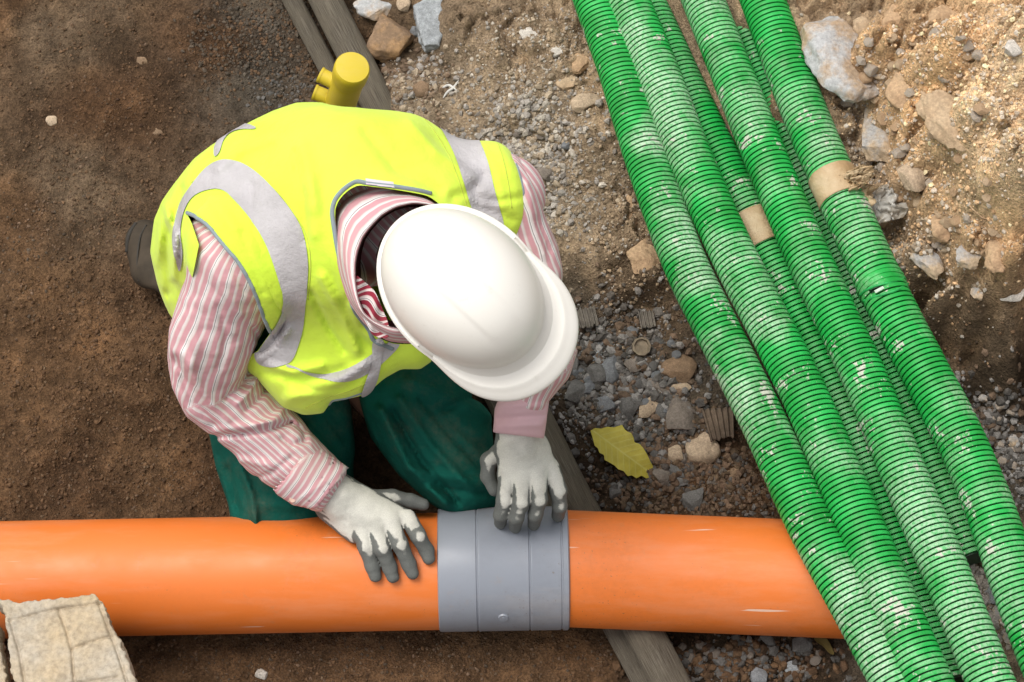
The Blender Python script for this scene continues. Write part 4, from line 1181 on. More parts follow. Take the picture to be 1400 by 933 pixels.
# ================================================================== the worker
SC = 1.0
def J(x, y, z): return W(x, y, z)
PEL = J(318, 345, .30); SPM = J(390, 290, .48); CHS = J(480, 280, .58); NB = J(560, 345, .635); HEAD = J(628, 390, .765)
SHR = J(335, 350, .585); ELR = J(282, 520, .36); WRR = J(446, 668, .232)
SHL = J(690, 268, .60); ELL = J(748, 478, .42); WRL = J(712, 585, .295)
HPR = J(330, 420, .25); KNR = J(372, 700, .075); ANR = J(275, 425, .06)
HPL = J(400, 380, .27); KNL = J(618, 640, .13); ANL = J(420, 430, .05)
FOOT = J(200, 345, .05)
worker = empty("person", (PEL[0], PEL[1], 0.0), "crouching worker in lime vest, pink striped shirt, green trousers and white hard hat", "person")

# ---- body (one continuous skin surface under the clothes)
def body_fn(P):
    d = cone(P, PEL, SPM, .105, .10)
    d = smin(d, cone(P, SPM, CHS, .10, .10), .05)
    d = smin(d, cone(P, SHR, SHL, .055, .055), .05)
    d = smin(d, cone(P, CHS, NB, .075, .045), .03)
    d = smin(d, cone(P, NB, HEAD, .046, .056), .02)
    hd = ell(P, HEAD, (.078, .078, .09)); d = smin(d, hd, .02)
    for a, b, c in ((SHR, ELR, WRR), (SHL, ELL, WRL)):
        d = smin(d, cone(P, a, b, .044, .034), .03); d = smin(d, cone(P, b, c, .034, .024), .02)
    for a, b, c in ((HPR, KNR, ANR), (HPL, KNL, ANL)):
        d = smin(d, cone(P, a, b, .07, .045), .03); d = smin(d, cone(P, b, c, .042, .03), .02)
    d = smin(d, cone(P, PEL, HPR, .10, .08), .04); d = smin(d, cone(P, PEL, HPL, .10, .08), .04)
    d = smin(d, cone(P, ANR, FOOT, .028, .026), .02)
    f_ = W(672, 436, .66)            # nose, towards the ground in front
    d = smin(d, cone(P, HEAD + (f_ - HEAD) * .75, f_, .012, .016), .015)
    return d
allp = np.array([PEL, SPM, CHS, NB, HEAD, SHR, ELR, WRR, SHL, ELL, WRL, KNR, KNL, FOOT, ANR, ANL])
v, q = build_sdf(body_fn, allp.min(0) - .13, allp.max(0) + .13, .009, [(232, 330), (245, 262), (300, 205), (400, 165), (600, 170), (690, 200), (750, 340), (775, 480), (740, 590), (735, 650), (690, 700), (480, 700), (335, 700), (292, 600), (250, 540), (240, 470), (236, 400), (185, 385), (178, 320), (205, 305), (230, 320)], None, .012)
MSK = simple_mat("skin", (0.22, 0.11, 0.075, 1), 0.6, 0.3, 60, 0.2, 0.1)
link("body", mesh("body", v, q), MSK, worker)
# hair under the hat
v, q = build_sdf(lambda P: smax(ell(P, HEAD, (.083, .083, .095)), -(P - HEAD) @ (CDIR) + .0, .01), HEAD - .12, HEAD + .12, .006)
link("hair", mesh("hair", v, q), simple_mat("dark_hair", (0.02, 0.014, 0.01, 1), 0.6, 0.3, 400, 0.5, 0.6), worker)

# ---- trousers
def trR(P):
    d = cone(P, HPR, KNR, .105, .085)
    d = smin(d, cone(P, PEL, HPR, .12, .11), .05); d = smin(d, cone(P, KNR, ANR, .075, .055), .03)
    d = smin(d, cone(P, J(430, 560, .18), J(400, 690, .08), .07, .09), .04)
    return d
def trL(P):
    d = cone(P, HPL, KNL, .10, .075)
    d = smin(d, cone(P, J(560, 520, .22), KNL, .085, .08), .04); d = smin(d, cone(P, KNL, ANL, .07, .055), .03)
    d = smin(d, cone(P, PEL, HPL, .11, .10), .04)
    return d
def trouser_mat():
    m = M("green_trousers", 0.9, 0.15)
    c = m.mix(m.ramp(m.noise(6, 5, 0.6), [(0.35, BW(0)), (0.65, BW(1))]), (0.004, 0.088, 0.064, 1), (0.003, 0.064, 0.048, 1))
    d = m.math('MULTIPLY', m.ramp(m.noise(9, 7, 0.72), [(0.50, BW(0)), (0.68, BW(0.55))]), m.ramp(m.noise(160, 4, 0.6), [(0.35, BW(0.3)), (0.65, BW(1))]))
    c = m.mix(d, c, (0.10, 0.105, 0.07, 1))
    m.base(c); m.bump(m.noise(26, 5, 0.6), 0.6, 0.008); m.bump(m.noise(900, 2, 0.5), 0.3, 0.0006)
    return m.m
MTR = trouser_mat()
_unused = lambda: cloth_mat("green_trousers", (0.004, 0.088, 0.064, 1), (0.003, 0.066, 0.050, 1), bump=0.5, vscale=6)
oR = [(245, 330), (262, 470), (285, 590), (295, 640), (312, 690), (320, 740), (440, 760), (520, 730), (510, 690), (500, 640), (488, 595), (478, 545), (460, 480), (420, 380), (300, 250)]
fR = [([(420, 585), (450, 620), (480, 665)], 6, .011), ([(330, 640), (345, 680), (350, 720)], 5, .011), ([(312, 640), (326, 700)], 4, -.008), ([(300, 620), (320, 690)], 4, -.004), ([(360, 690), (400, 690)], 7, .005), ([(440, 560), (470, 600)], 5, -.005)]
lo_ = np.minimum.reduce([HPR, KNR, PEL, ANR]) - .15; hi_ = np.maximum.reduce([HPR, KNR, PEL, J(510, 640, .2)]) + .15
v, q = build_sdf(trR, lo_, hi_, .0048, oR, fR, .02, [(14, .004, 71), (34, .003, 72)])
to = link("trousers", mesh("trousers", v, q), MTR, worker)
oL = [(385, 380), (480, 470), (492, 550), (506, 600), (545, 650), (590, 690), (625, 712), (690, 716), (682, 680), (674, 640), (676, 560), (670, 500), (600, 380)]
fL = [([(520, 560), (560, 640), (610, 690)], 6, .013), ([(536, 560), (578, 632), (626, 686)], 4, -.010), ([(545, 545), (590, 610), (645, 670)], 6, .009), ([(575, 545), (620, 600), (660, 640)], 5, -.007), ([(505, 570), (530, 625)], 4, -.004), ([(600, 560), (630, 590), (672, 620)], 6, -.005), ([(560, 520), (620, 545), (670, 570)], 8, .008), ([(500, 580), (520, 630), (560, 680)], 4, -.007), ([(610, 560), (640, 545), (672, 540)], 5, -.007), ([(560, 640), (600, 650), (660, 660)], 6, .007), ([(580, 662), (630, 672), (670, 675)], 4, -.006)]
lo_ = np.minimum.reduce([HPL, KNL, ANL]) - .13; hi_ = np.maximum.reduce([HPL, KNL, ANL]) + .14
v, q = build_sdf(trL, lo_, hi_, .0045, oL, fL, .02, [(14, .004, 75), (34, .003, 76)])
link("trouser_leg", mesh("trouser_leg", v, q), MTR, worker)

# ---- boots
MBT = simple_mat("dusty_boot", (0.060, 0.045, 0.030, 1), 0.8, 0.3, 30, 0.4, 0.3)
def boot_fn(heel, toe, up):
    def fn(P):
        d = cone(P, heel, toe, .038, .036)
        d = smin(d, cone(P, heel, up, .04, .045), .02)
        return d
    return fn
bh, bt, bu = J(216, 376, .055), J(198, 330, .05), J(268, 418, .075)
v, q = build_sdf(boot_fn(bh, bt, bu), np.minimum(np.minimum(bh, bt), bu) - .07, np.maximum(np.maximum(bh, bt), bu) + .07, .005,
                 [(168, 350), (168, 325), (176, 308), (186, 296), (205, 290), (260, 300), (280, 470), (215, 398), (195, 394), (180, 385), (170, 370)], None, .012)
bo = link("boot", mesh("boot", v, q), MBT, worker)
boot_bv = BVHTree.FromPolygons([tuple(x) for x in v], [tuple(int(y) for y in x) for x in q])
for pl, nm in (([(173, 372), (170, 345), (173, 322), (182, 306)], "sole_rim"), ([(186, 385), (184, 355), (188, 325), (196, 308)], "welt")):
    dq = drape(boot_bv, [(p[0] + 4, p[1]) for p in pl], 0.0005)
    if len(dq) > 2: tube(nm, dq, .0035 if nm == "sole_rim" else .0015, simple_mat(nm + "_rubber", (0.045, 0.04, 0.034, 1), .8, .3), bo, 8)
lo_ = J(420, 420, .05)
v, q = build_sdf(boot_fn(J(420, 440, .05), J(400, 380, .05), J(430, 450, .07)), lo_ - .15, lo_ + .15, .008)
link("boot", mesh("boot", v, q), MBT, worker)
# ---- shirt sleeves
def arm_param(P, A, B, C, refdir):
    """stripe coordinate: arc length round the arm"""
    out = np.zeros(len(P)); best = np.full(len(P), 1e9); t_all = np.zeros(len(P)); acc = 0
    for a, b in ((A, B), (B, C)):
        ab = b - a; L = np.linalg.norm(ab); u = ab / L
        t = np.clip((P - a) @ u / L, 0, 1)
        q_ = P - a - (t * L)[:, None] * u
        r = np.linalg.norm(q_, axis=1)
        rd = refdir - (refdir @ u) * u; rd /= np.linalg.norm(rd); sd_ = np.cross(u, rd)
        ang = np.arctan2(q_ @ sd_, q_ @ rd)
        m = r < best
        out = np.where(m, ang * 0.052, out); t_all = np.where(m, acc + t * L, t_all); best = np.where(m, r, best)
        acc += L
    return out, t_all
MST = stripe_mat("pink_striped_shirt"); MSTR = stripe_mat("red_striped_lining", True)
def slR(P):
    d = cone(P, SHR, J(290, 450, .45), .066, .066)
    d = smin(d, cone(P, J(290, 450, .45), ELR, .066, .062), .03)
    d = smin(d, cone(P, SHR, J(284, 336, .575), .05, .042), .03)
    d = smin(d, cone(P, ELR, J(385, 615, .265), .060, .052), .02)
    d = smin(d, cone(P, J(385, 615, .265), WRR, .052, .043), .02)
    return d
oS = [(254, 296), (262, 330), (246, 400), (231, 450), (228, 490), (235, 530), (255, 572), (290, 600), (318, 625), (338, 656), (356, 665), (362, 672), (380, 676), (400, 690), (428, 701), (440, 700), (480, 640), (455, 615), (425, 590), (414, 572), (398, 545), (375, 520), (350, 502), (345, 492), (352, 475), (360, 455), (400, 430), (420, 350), (360, 290), (300, 280)]
fS = [([(290, 597), (330, 594), (365, 589), (398, 578)], 3.0, -.007), ([(300, 588), (340, 583), (385, 574)], 6, .005), ([(398, 578), (416, 590), (418, 604), (400, 608), (386, 600)], 3, -.005), ([(345, 500), (330, 525), (308, 545)], 4, -.006),
      ([(355, 512), (342, 535), (325, 552)], 4, .006), ([(368, 525), (352, 548), (335, 562)], 3.5, -.005), ([(240, 490), (262, 545), (300, 590)], 5, -.005), ([(250, 485), (275, 535), (310, 575)], 6, .005), ([(345, 450), (356, 470), (340, 500)], 3, -.004),
      ([(392, 556), (372, 575), (350, 580)], 4, .005), ([(262, 430), (268, 470), (262, 500)], 7, .004), ([(300, 420), (310, 460), (300, 500)], 5, -.003), ([(330, 630), (380, 640)], 6, .003), ([(345, 655), (370, 648), (400, 625)], 3, -.003),
      ([(285, 350), (300, 390), (330, 430)], 6, .003), ([(310, 350), (335, 400)], 4, -.003)]
lo_ = np.minimum.reduce([SHR, ELR, WRR]) - .085; hi_ = np.maximum.reduce([SHR, ELR, WRR]) + .09
v, q = build_sdf(slR, lo_, hi_, .0036, oS, fS, .012, [(30, .003, 81), (65, .0016, 82)])
me = mesh("sleeve", v, q)
u_, t_ = arm_param(v, SHR, ELR, WRR, CDIR)
fx, fy, _ = proj(v)
u_ = u_ + 0.25 * samp(raster_folds(fS), fx, fy)
fattr(me, "stripe", u_)
link("sleeve", me, MST, worker)
# turned cuff of that sleeve: stripes run round it
def cuffR(P): return smax(cone(P, J(385, 628, .265), WRR + (WRR - J(385, 628, .265)) * .15, .0545, .0465), -cone(P, J(385, 628, .265), WRR + (WRR - J(385, 628, .265)) * .6, .048, .040), .002)
oC = [(371, 669), (424, 603), (442, 613), (478, 640), (456, 670), (432, 699), (400, 691), (380, 678)]
v, q = build_sdf(cuffR, np.minimum(J(385, 628, .265), WRR) - .08, np.maximum(J(385, 628, .265), WRR) + .08, .0035, oC, [([(376, 668), (424, 608)], 3, -.002), ([(400, 690), (470, 640)], 3, .0015)], .004)
me = mesh("cuff", v, q); u_, t_ = arm_param(v, SHR, J(385, 628, .265), WRR, CDIR); fattr(me, "stripe", t_)
cf = link("cuff", me, MST, worker)
# small shirt button on the cuff
bq = W(400, 683, .262)
lathe("button", bq, CDIR, [(.0045, 0), (.005, .001), (.0045, .002), (.002, .0016)], simple_mat("button", (0.62, 0.42, 0.33, 1), .4), cf, 16)
def slL(P):
    d = cone(P, SHL, J(722, 370, .52), .062, .058)
    d = smin(d, cone(P, J(722, 370, .52), ELL, .058, .054), .03)
    d = smin(d, cone(P, ELL, WRL, .052, .040), .02)
    return d
oSL = [(640, 150), (700, 195), (716, 225), (733, 258), (747, 300), (763, 335), (770, 372), (766, 410), (770, 440), (790, 480), (778, 518), (765, 532), (748, 552), (744, 575), (745, 600), (676, 594), (680, 560), (676, 520), (640, 400), (600, 250)]
fSL = [([(720, 250), (728, 300), (745, 350)], 5, .004), ([(735, 300), (750, 345)], 4, -.004), ([(690, 560), (740, 556)], 4, .004), ([(685, 572), (742, 570)], 3, -.004)]
lo_ = np.minimum.reduce([SHL, ELL, WRL]) - .085; hi_ = np.maximum.reduce([SHL, ELL, WRL]) + .085
v, q = build_sdf(slL, lo_, hi_, .0045, oSL, fSL, .012, [(30, .003, 85)])
me = mesh("sleeve", v, q); u_, t_ = arm_param(v, SHL, ELL, WRL, CDIR); fattr(me, "stripe", u_ + 0.5 * t_ * 0)
link("sleeve", me, MST, worker)
v, q = build_sdf(lambda P: smax(cone(P, J(720, 548, .335), WRL + (WRL - J(720, 548, .335)) * .3, .056, .050), -cone(P, J(720, 548, .335), WRL + (WRL - J(720, 548, .335)) * .9, .042, .038), .002), WRL - .10, WRL + .10, .0035,
   [(684, 538), (752, 540), (748, 570), (744, 600), (720, 597), (674, 592), (676, 560)], [([(686, 556), (742, 552)], 4, .003), ([(682, 572), (744, 568)], 3, -.003), ([(680, 584), (740, 582)], 3, .002)], .005)
link("cuff", mesh("cuff", v, q), cloth_mat("plain_pink_cuff", (0.66, 0.44, 0.46, 1), (0.60, 0.38, 0.41, 1)), worker)

# ---- shirt body seen in the neck opening
def shirt_fn(P):
    d = cone(P, SPM, CHS, .125, .115)
    d = smin(d, cone(P, SHR, SHL, .058, .058), .05)
    d = smin(d, cone(P, CHS, NB, .09, .05), .03)
    return d
v, q = build_sdf(shirt_fn, np.minimum.reduce([SPM, CHS, SHR, SHL, NB]) - .14, np.maximum.reduce([SPM, CHS, SHR, SHL, NB]) + .14, .007)
ax2 = (NB - CHS) / np.linalg.norm(NB - CHS)
me = mesh("shirt", v, q); fattr(me, "stripe", (v - NB) @ (np.array([0.75, 0.65, 0])))
link("shirt", me, MST, worker)

# ---- safety vest
def vest_fn(P):
    d = cone(P, PEL, SPM, .150, .155)
    d = smin(d, cone(P, SPM, CHS, .155, .145), .06)
    d = smin(d, cone(P, SHR, SHL, .082, .080), .08)
    d = smin(d, cone(P, CHS, J(530, 330, .635), .12, .095), .06)
    d = smin(d, cone(P, SPM, J(440, 470, .37), .15, .125), .06)
    d = smin(d, cone(P, CHS, J(520, 440, .42), .12, .115), .06)
    return d
oV = [(205, 345), (210, 300), (222, 272), (240, 245), (265, 217), (290, 198), (318, 180), (345, 165), (372, 152), (405, 139), (440, 136), (470, 144), (500, 147), (560, 147), (600, 149), (622, 149), (634, 152), (640, 166), (660, 168), (677, 169), (690, 185), (702, 210), (712, 235), (719, 262), (720, 300), (717, 330), (700, 360), (640, 420), (600, 470), (590, 495), (575, 505), (548, 505), (525, 518), (500, 540), (470, 547), (452, 550), (442, 566), (415, 570), (385, 560), (350, 520), (300, 500), (232, 460), (226, 425), (214, 385)]
fV = [([(420, 250), (440, 330), (470, 400)], 12, .006), ([(430, 300), (470, 420), (500, 470)], 10, -.005), ([(480, 420), (490, 450), (520, 470)], 7, .007), ([(395, 545), (450, 530), (500, 500)], 8, .007), ([(360, 510), (420, 520), (470, 505)], 5, -.005),
      ([(345, 255), (335, 300)], 7, -.004), ([(280, 220), (300, 205), (340, 178)], 7, -.006), ([(290, 215), (292, 195)], 5, -.006), ([(250, 260), (230, 330), (232, 400)], 7, -.006), ([(220, 300), (214, 360)], 5, .005), ([(560, 180), (610, 230), (640, 290)], 18, .004),
      ([(640, 280), (680, 292), (700, 300)], 7, -.004), ([(620, 270), (645, 262), (660, 240)], 8, -.005), ([(360, 480), (375, 470), (385, 440)], 5, -.008), ([(395, 450), (370, 480), (352, 492)], 4, .005), ([(300, 300), (350, 360), (385, 420)], 10, .005),
      ([(410, 180), (500, 190), (560, 180)], 25, .004), ([(412, 200), (428, 260), (430, 320)], 9, .005), ([(402, 210), (414, 270), (418, 330)], 5, -.004), ([(395, 520), (430, 535), (470, 530), (505, 505)], 5, -.006), ([(370, 500), (400, 510), (440, 500)], 5, .006), ([(440, 380), (470, 430), (488, 480)], 7, .006), ([(425, 400), (450, 450), (470, 480)], 4, -.005), ([(500, 180), (540, 230), (600, 262)], 8, -.004), ([(560, 165), (600, 210), (650, 245)], 6, .004), ([(225, 280), (240, 320), (236, 380)], 5, .007), ([(300, 230), (330, 205), (372, 190)], 8, .005), ([(228, 400), (236, 430), (240, 450)], 4, -.005), ([(660, 200), (680, 240), (690, 280)], 5, .003), ([(650, 270), (680, 275), (712, 270)], 4, -.004), ([(340, 200), (420, 190)], 20, -.003)]
allv = np.array([PEL, SPM, CHS, SHR, SHL, J(440, 470, .37), J(520, 440, .42)])
v, q = build_sdf(vest_fn, allv.min(0) - .17, allv.max(0) + .17, .0046, oV, fV, .032, [(7, .006, 91), (18, .003, 93)])
# flap over the working shoulder, hiding the top of the sleeve
NECK = cp([(135, 270), (140, 225), (160, 185), (200, 145), (250, 118), (300, 125), (420, 140), (540, 160), (600, 175), (645, 210), (800, 330), (860, 500), (760, 760), (560, 900), (420, 900), (335, 862), (300, 800), (240, 720), (215, 630), (185, 545), (162, 440), (145, 340)], 420, 220, 3.59)
ft = tri(q); n_ = vnormals(v, ft); px, py, dep = proj(v)
front = (n_ @ CDIR) > -0.05
s = np.where(front, -poly_sd(px, py, smooth_poly(NECK)), -50.0)
vv, ff = clip_mesh(v, ft, s)
armline = [(255, 291), (266, 296), (280, 305), (292, 318), (308, 338), (325, 358), (340, 383), (352, 410), (362, 438), (370, 455)]
n_ = vnormals(vv, ff); px, py, dep = proj(vv)
armcut = armline + [(352, 480), (320, 500), (250, 475), (250, 440), (262, 385), (272, 335), (262, 305)]
s = np.where((n_ @ CDIR) > -0.3, -poly_sd(px, py, armcut), -50.0)
vv, ff = clip_mesh(vv, ff, s)
def vest_mat():
    m = M("lime_vest_cloth", 0.8, 0.25)
    c = m.mix(m.ramp(m.noise(5, 4, 0.5), [(0.35, BW(0)), (0.65, BW(1))]), (0.68, 0.88, 0.085, 1), (0.62, 0.84, 0.055, 1))
    c = m.mix(m.ramp(m.noise(40, 6, 0.7), [(0.62, BW(0)), (0.8, BW(0.25))]), c, (0.4, 0.42, 0.1, 1))
    m.base(c); m.b.inputs["Sheen Weight"].default_value = 0.15
    m.bump(m.noise(16, 4, 0.5), 0.45, 0.010); m.bump(m.noise(70, 4, 0.6), 0.35, 0.003); m.bump(m.noise(1100, 2, 0.5), 0.25, 0.0006)
    return m.m
MV = vest_mat()
vest = link("safety_vest", mesh("safety_vest", vv, ff), MV, worker)
bv = BVHTree.FromPolygons([tuple(x) for x in vv], [tuple(x) for x in ff])
# shoulder flap
def flap_fn(P):
    d = cone(P, SHR, J(312, 430, .50), .081, .078)
    d = smin(d, cone(P, SHR, CHS, .082, .12), .04)
    return smax(d, -slR(P) + .003, .002) if False else d
armline = [(255, 291), (266, 296), (280, 305), (292, 318), (308, 338), (325, 358), (340, 383), (352, 410), (362, 438), (370, 455)]
oF = armline + [(376, 458), (388, 452), (440, 430), (470, 370), (460, 300), (420, 230), (350, 200), (290, 200), (252, 245), (246, 275)]
v, q = build_sdf(flap_fn, SHR - .17, SHR + .17, .0042, oF, [([(290, 270), (340, 340), (380, 430)], 10, .004), ([(330, 320), (360, 400)], 5, -.003)], .005, [(20, .002, 97)])
flv, flf = v, tri(q)
link("vest_flap", mesh("vest_flap", v, q), MV, vest)
allV = np.vstack([vv, flv]); allF = np.vstack([ff, flf + len(vv)])
bva = BVHTree.FromPolygons([tuple(x) for x in allV], [tuple(x) for x in allF])
# reflective tapes
MRF = M("reflective_tape", 0.6, 0.4)
c = MRF.mix(MRF.ramp(MRF.noise(12, 5, 0.6), [(0.35, BW(0)), (0.65, BW(1))]), (0.50, 0.475, 0.485, 1), (0.40, 0.38, 0.385, 1))
MRF.base(c); MRF.bump(MRF.noise(28, 5, 0.65), 0.7, 0.007); MRF.bump(MRF.noise(900, 2, 0.5), 0.3, 0.0006)
MRF.b.inputs["Metallic"].default_value = 0.0
T1 = cp([(272, 690), (268, 620), (285, 540), (305, 480), (345, 420), (400, 350), (450, 315), (500, 305), (560, 318), (640, 368), (735, 470), (800, 560), (835, 650), (848, 760), (838, 870), (832, 933)], 150, 120, 3.109) + \
     cp([(632, 90), (625, 150), (605, 220), (580, 280), (520, 300), (450, 290), (430, 250), (440, 210), (490, 168), (530, 105), (545, 50), (540, 0)], 200, 400, 2.914) + \
     cp([(735, 880), (700, 760), (660, 650), (600, 560), (540, 490), (480, 428), (400, 438), (345, 470), (312, 540), (302, 620), (314, 690), (312, 740), (300, 790), (285, 745)], 150, 120, 3.109)
T2 = cp([(455, 92), (590, 88), (620, 120), (665, 165), (715, 250), (750, 350), (762, 420), (782, 490), (800, 560), (810, 620), (700, 600), (665, 520), (640, 430), (610, 330), (575, 245), (520, 150)], 430, 120, 3.111)
T3 = cp([(560, 282), (640, 318), (740, 326), (830, 295), (905, 240), (985, 180), (1010, 180), (1010, 212), (960, 262), (905, 312), (820, 352), (740, 356), (660, 332), (600, 305), (555, 298)], 200, 400, 2.914)
T4 = cp([(905, 178), (945, 190), (940, 240), (925, 330), (895, 395), (850, 418), (862, 375), (890, 310), (902, 240)], 200, 400, 2.914)
T5 = cp([(445, 245), (480, 205), (530, 160), (570, 152), (625, 168), (622, 180), (560, 178), (510, 192), (482, 230), (470, 280), (445, 302)], 150, 120, 3.109)
for poly, lab in ((T1, "wide pale tape looping over the near shoulder"), (T2, None), (T3, None), (T5, None)):
    a, b = patch(allV, allF, poly, .0016, -0.35)
    if len(b):
        # where the flap covers the vest keep only the uppermost layer
        px, py, dep = proj(a)
        keep = np.ones(len(a), bool)
        for i in range(len(a)):
            p = Vector(a[i]); dirc = (Vector(CPOS) - p).normalized()
            r = bva.ray_cast(p + dirc * 0.004, dirc)
            if r[0] is not None and r[3] < 0.06: keep[i] = False
        b = b[keep[b].all(1)]
        used = np.unique(b); m = np.full(len(a), -1); m[used] = np.arange(len(used))
        a, b = a[used], m[b]
        lab_ = np.arange(len(a))
        for _ in range(400):
            mn = lab_[b].min(1); new = lab_.copy()
            for k_ in range(3): np.minimum.at(new, b[:, k_], mn)
            new = new[new]
            if (new == lab_).all(): break
            lab_ = new
        for g_ in np.unique(lab_):
            fb = b[lab_[b[:, 0]] == g_]
            if len(fb) < 60: continue
            used = np.unique(fb); m = np.full(len(a), -1); m[used] = np.arange(len(used))
            link("reflective_tape", mesh("reflective_tape", a[used], m[fb]), MRF.m, vest)
a, b = patch(allV, allF, T4, .0028, -0.2)
link("zip_tape", mesh("zip_tape", a, b), MRF.m, vest)
# grey piping along armhole, neck and hem
MPI = cloth_mat("grey_piping", (0.27, 0.32, 0.34, 1), (0.22, 0.26, 0.28, 1))
def piping(pts, r, off=0.001, b=bva):
    P2, _ = resample([(x, y, 0) for x, y in pts], 3.0)
    q = drape(b, [(p[0], p[1]) for p in P2], off)
    if len(q) < 3: return
    # drop sudden jumps in depth
    clean = [q[0]]
    for p in q[1:]:
        if (p - clean[-1]).length < 0.03: clean.append(p)
    if len(clean) < 3: return
    tube("piping", clean, r, MPI, vest, 8, 0.003)
def inset(pts, c, k):
    return [(x + (c[0] - x) * k, y + (c[1] - y) * k) for x, y in pts]
piping(inset(armline, (400, 330), .012), .0028)
nk = [p for p in NECK[:9]]
nk2 = NECK[-8:] + NECK[:9]
piping([(x + (x - 545) * .035, y + (y - 340) * .045) for x, y in nk2[:]], .0032)
piping([(680, 173), (690, 190), (701, 213), (710, 238), (716, 265), (717, 300), (714, 325)], .0030, -.001)
piping([(505, 534), (475, 544), (455, 548), (447, 558)], .003, -.001)
MSTI = simple_mat("pale_thread", (0.55, 0.62, 0.10, 1), .8, .1)
for st_ in ([(262, 250), (290, 232), (318, 226), (345, 236), (378, 262), (404, 296), (420, 325), (425, 362), (421, 410)], [(572, 152), (598, 186), (618, 222), (632, 262), (640, 290)], [(668, 172), (684, 205), (694, 245), (700, 285)], [(418, 558), (452, 542), (480, 534), (510, 518)]):
    P2, _ = resample([(x, y, 0) for x, y in st_], 3.0)
    dq = drape(bva, [(p[0], p[1]) for p in P2], 0.0002)
    cl = [dq[0]] if dq else []
    for p in dq[1:]:
        if (p - cl[-1]).length < .03: cl.append(p)
    if len(cl) > 3: tube("stitched_seam", cl, .0007, MSTI, vest, 5, .004)
# white neck label
strip_patch('neck_label', bva, [(500, 246), (537, 251), (539, 259), (501, 256)], .0035, cloth_mat('white_label', (0.72, 0.66, 0.70, 1)), vest)

# ---- shirt collar
CO = [(463, 292), (474, 276), (490, 266), (515, 259), (538, 260), (560, 263), (584, 271), (612, 290), (645, 330), (655, 390), (630, 440), (580, 468), (530, 465), (500, 442), (478, 410), (467, 375), (461, 343), (459, 315)]
CT = [(487, 345), (494, 325), (505, 310), (520, 294), (540, 282), (566, 276), (594, 280), (616, 298), (636, 335), (642, 385), (620, 425), (580, 448), (540, 452), (512, 442), (496, 430), (488, 410), (484, 385), (484, 362)]
def collar():
    n = len(CO); rows = []
    for i in range(n):
        o_ = np.array(CO[i]); t_ = np.array(CT[i]); c_ = np.array((565, 366))
        back = math.cos(math.atan2(o_[1] - 366, o_[0] - 565) - math.atan2(-60, -80))   # 1 at the nape
        zt = .728 + .020 * back; zo = .690 + .014 * back
        rows.append([W(*(c_ + (o_ - c_) * 1.03), zo - .012), W(*(c_ + (o_ - c_) * .99), zo + .006), W(*((o_ * .62 + t_ * .38)), (zo * .45 + zt * .55) + .005), W(*((o_ * .25 + t_ * .75)), zt - .001), W(*t_, zt), W(*(c_ + (t_ - c_) * .975), zt - .003), W(*(c_ + (t_ - c_) * .975), zt - .02), W(*(c_ + (t_ - c_) * .95), zt - .075), W(*(c_ + (t_ - c_) * .90), zt - .13)])
    R = np.array(rows)
    out = np.stack([resample(R[:, k], 0.01, True)[0][:0] if False else np.stack([np.interp(np.linspace(0, n, 145), np.arange(n + 1), np.append(R[:, k, a], R[0, k, a])) for a in range(3)], -1) for k in range(R.shape[1])], 1)
    # round the corners between the measured points
    for _ in range(6): out[:-1] = (np.roll(out[:-1], 1, 0) + out[:-1] * 2 + np.roll(out[:-1], -1, 0)) / 4
    out[-1] = out[0]
    m_, k = out.shape[:2]
    ii = np.arange(m_ * k).reshape(m_, k)
    f = np.stack([ii[:-1, :-1], ii[:-1, 1:], ii[1:, 1:], ii[1:, :-1]], -1).reshape(-1, 4)
    st = np.array([0, .006, .014, .022, .0262, .030, .036, .05, .07])[None].repeat(m_, 0) * 1.5 + .0035
    return out.reshape(-1, 3), f, st.ravel(), k, m_
v, f, st, kk, mm = collar()
me = mesh("collar", v, f); fattr(me, "stripe", st)
col_o = link("collar", me, MST, worker)
sm_ = col_o.modifiers.new("sub", 'SUBSURF'); sm_.levels = 1; sm_.render_levels = 1
inner = np.array(v).reshape(mm, kk, 3)[:, 6:]
vi = inner.reshape(-1, 3) - 0.0
c3 = J(565, 366, .63)
vi = vi + (c3 - vi) * 0.02
ii = np.arange(mm * 3).reshape(mm, 3)
f = np.stack([ii[:-1, :-1], ii[:-1, 1:], ii[1:, 1:], ii[1:, :-1]], -1).reshape(-1, 4)
me = mesh("collar_lining", vi, f); fattr(me, "stripe", np.zeros(len(vi)))
link("collar_lining", me, simple_mat("dark_red_lining", (0.05, 0.012, 0.010, 1), .95, .1), col_o)
# open collar front, stronger red inside-out cloth
fr = [(484, 374), (488, 400), (492, 425), (502, 445), (512, 462), (535, 462), (530, 440), (522, 420), (514, 400), (500, 386)]
gxv, gyv = np.meshgrid(np.arange(478, 542, 2.0), np.arange(368, 470, 2.0))
zf = .722 + .0035 * np.sin(gxv * .22 + gyv * .05) - .0004 * (gyv - 400) * 0.9
vt = np.array([W(x, y, z) for x, y, z in zip(gxv.ravel(), gyv.ravel(), zf.ravel())]); a0, a1 = gxv.shape
ii = np.arange(a0 * a1).reshape(a0, a1)
fq = tri(np.stack([ii[:-1, :-1], ii[1:, :-1], ii[1:, 1:], ii[:-1, 1:]], -1).reshape(-1, 4))
v2, f2 = clip_mesh(vt, fq, poly_sd(gxv, gyv, smooth_poly(fr, 1)).ravel())
px, py, _ = proj(v2); me = mesh("collar_front", v2, f2); fattr(me, "stripe", (py - 0.25 * px + 9 * np.sin(px * .10 + py * .05)) * .00085)
o = link("collar_front", me, MSTR, worker); o.modifiers.new("s", 'SOLIDIFY').thickness = .0015

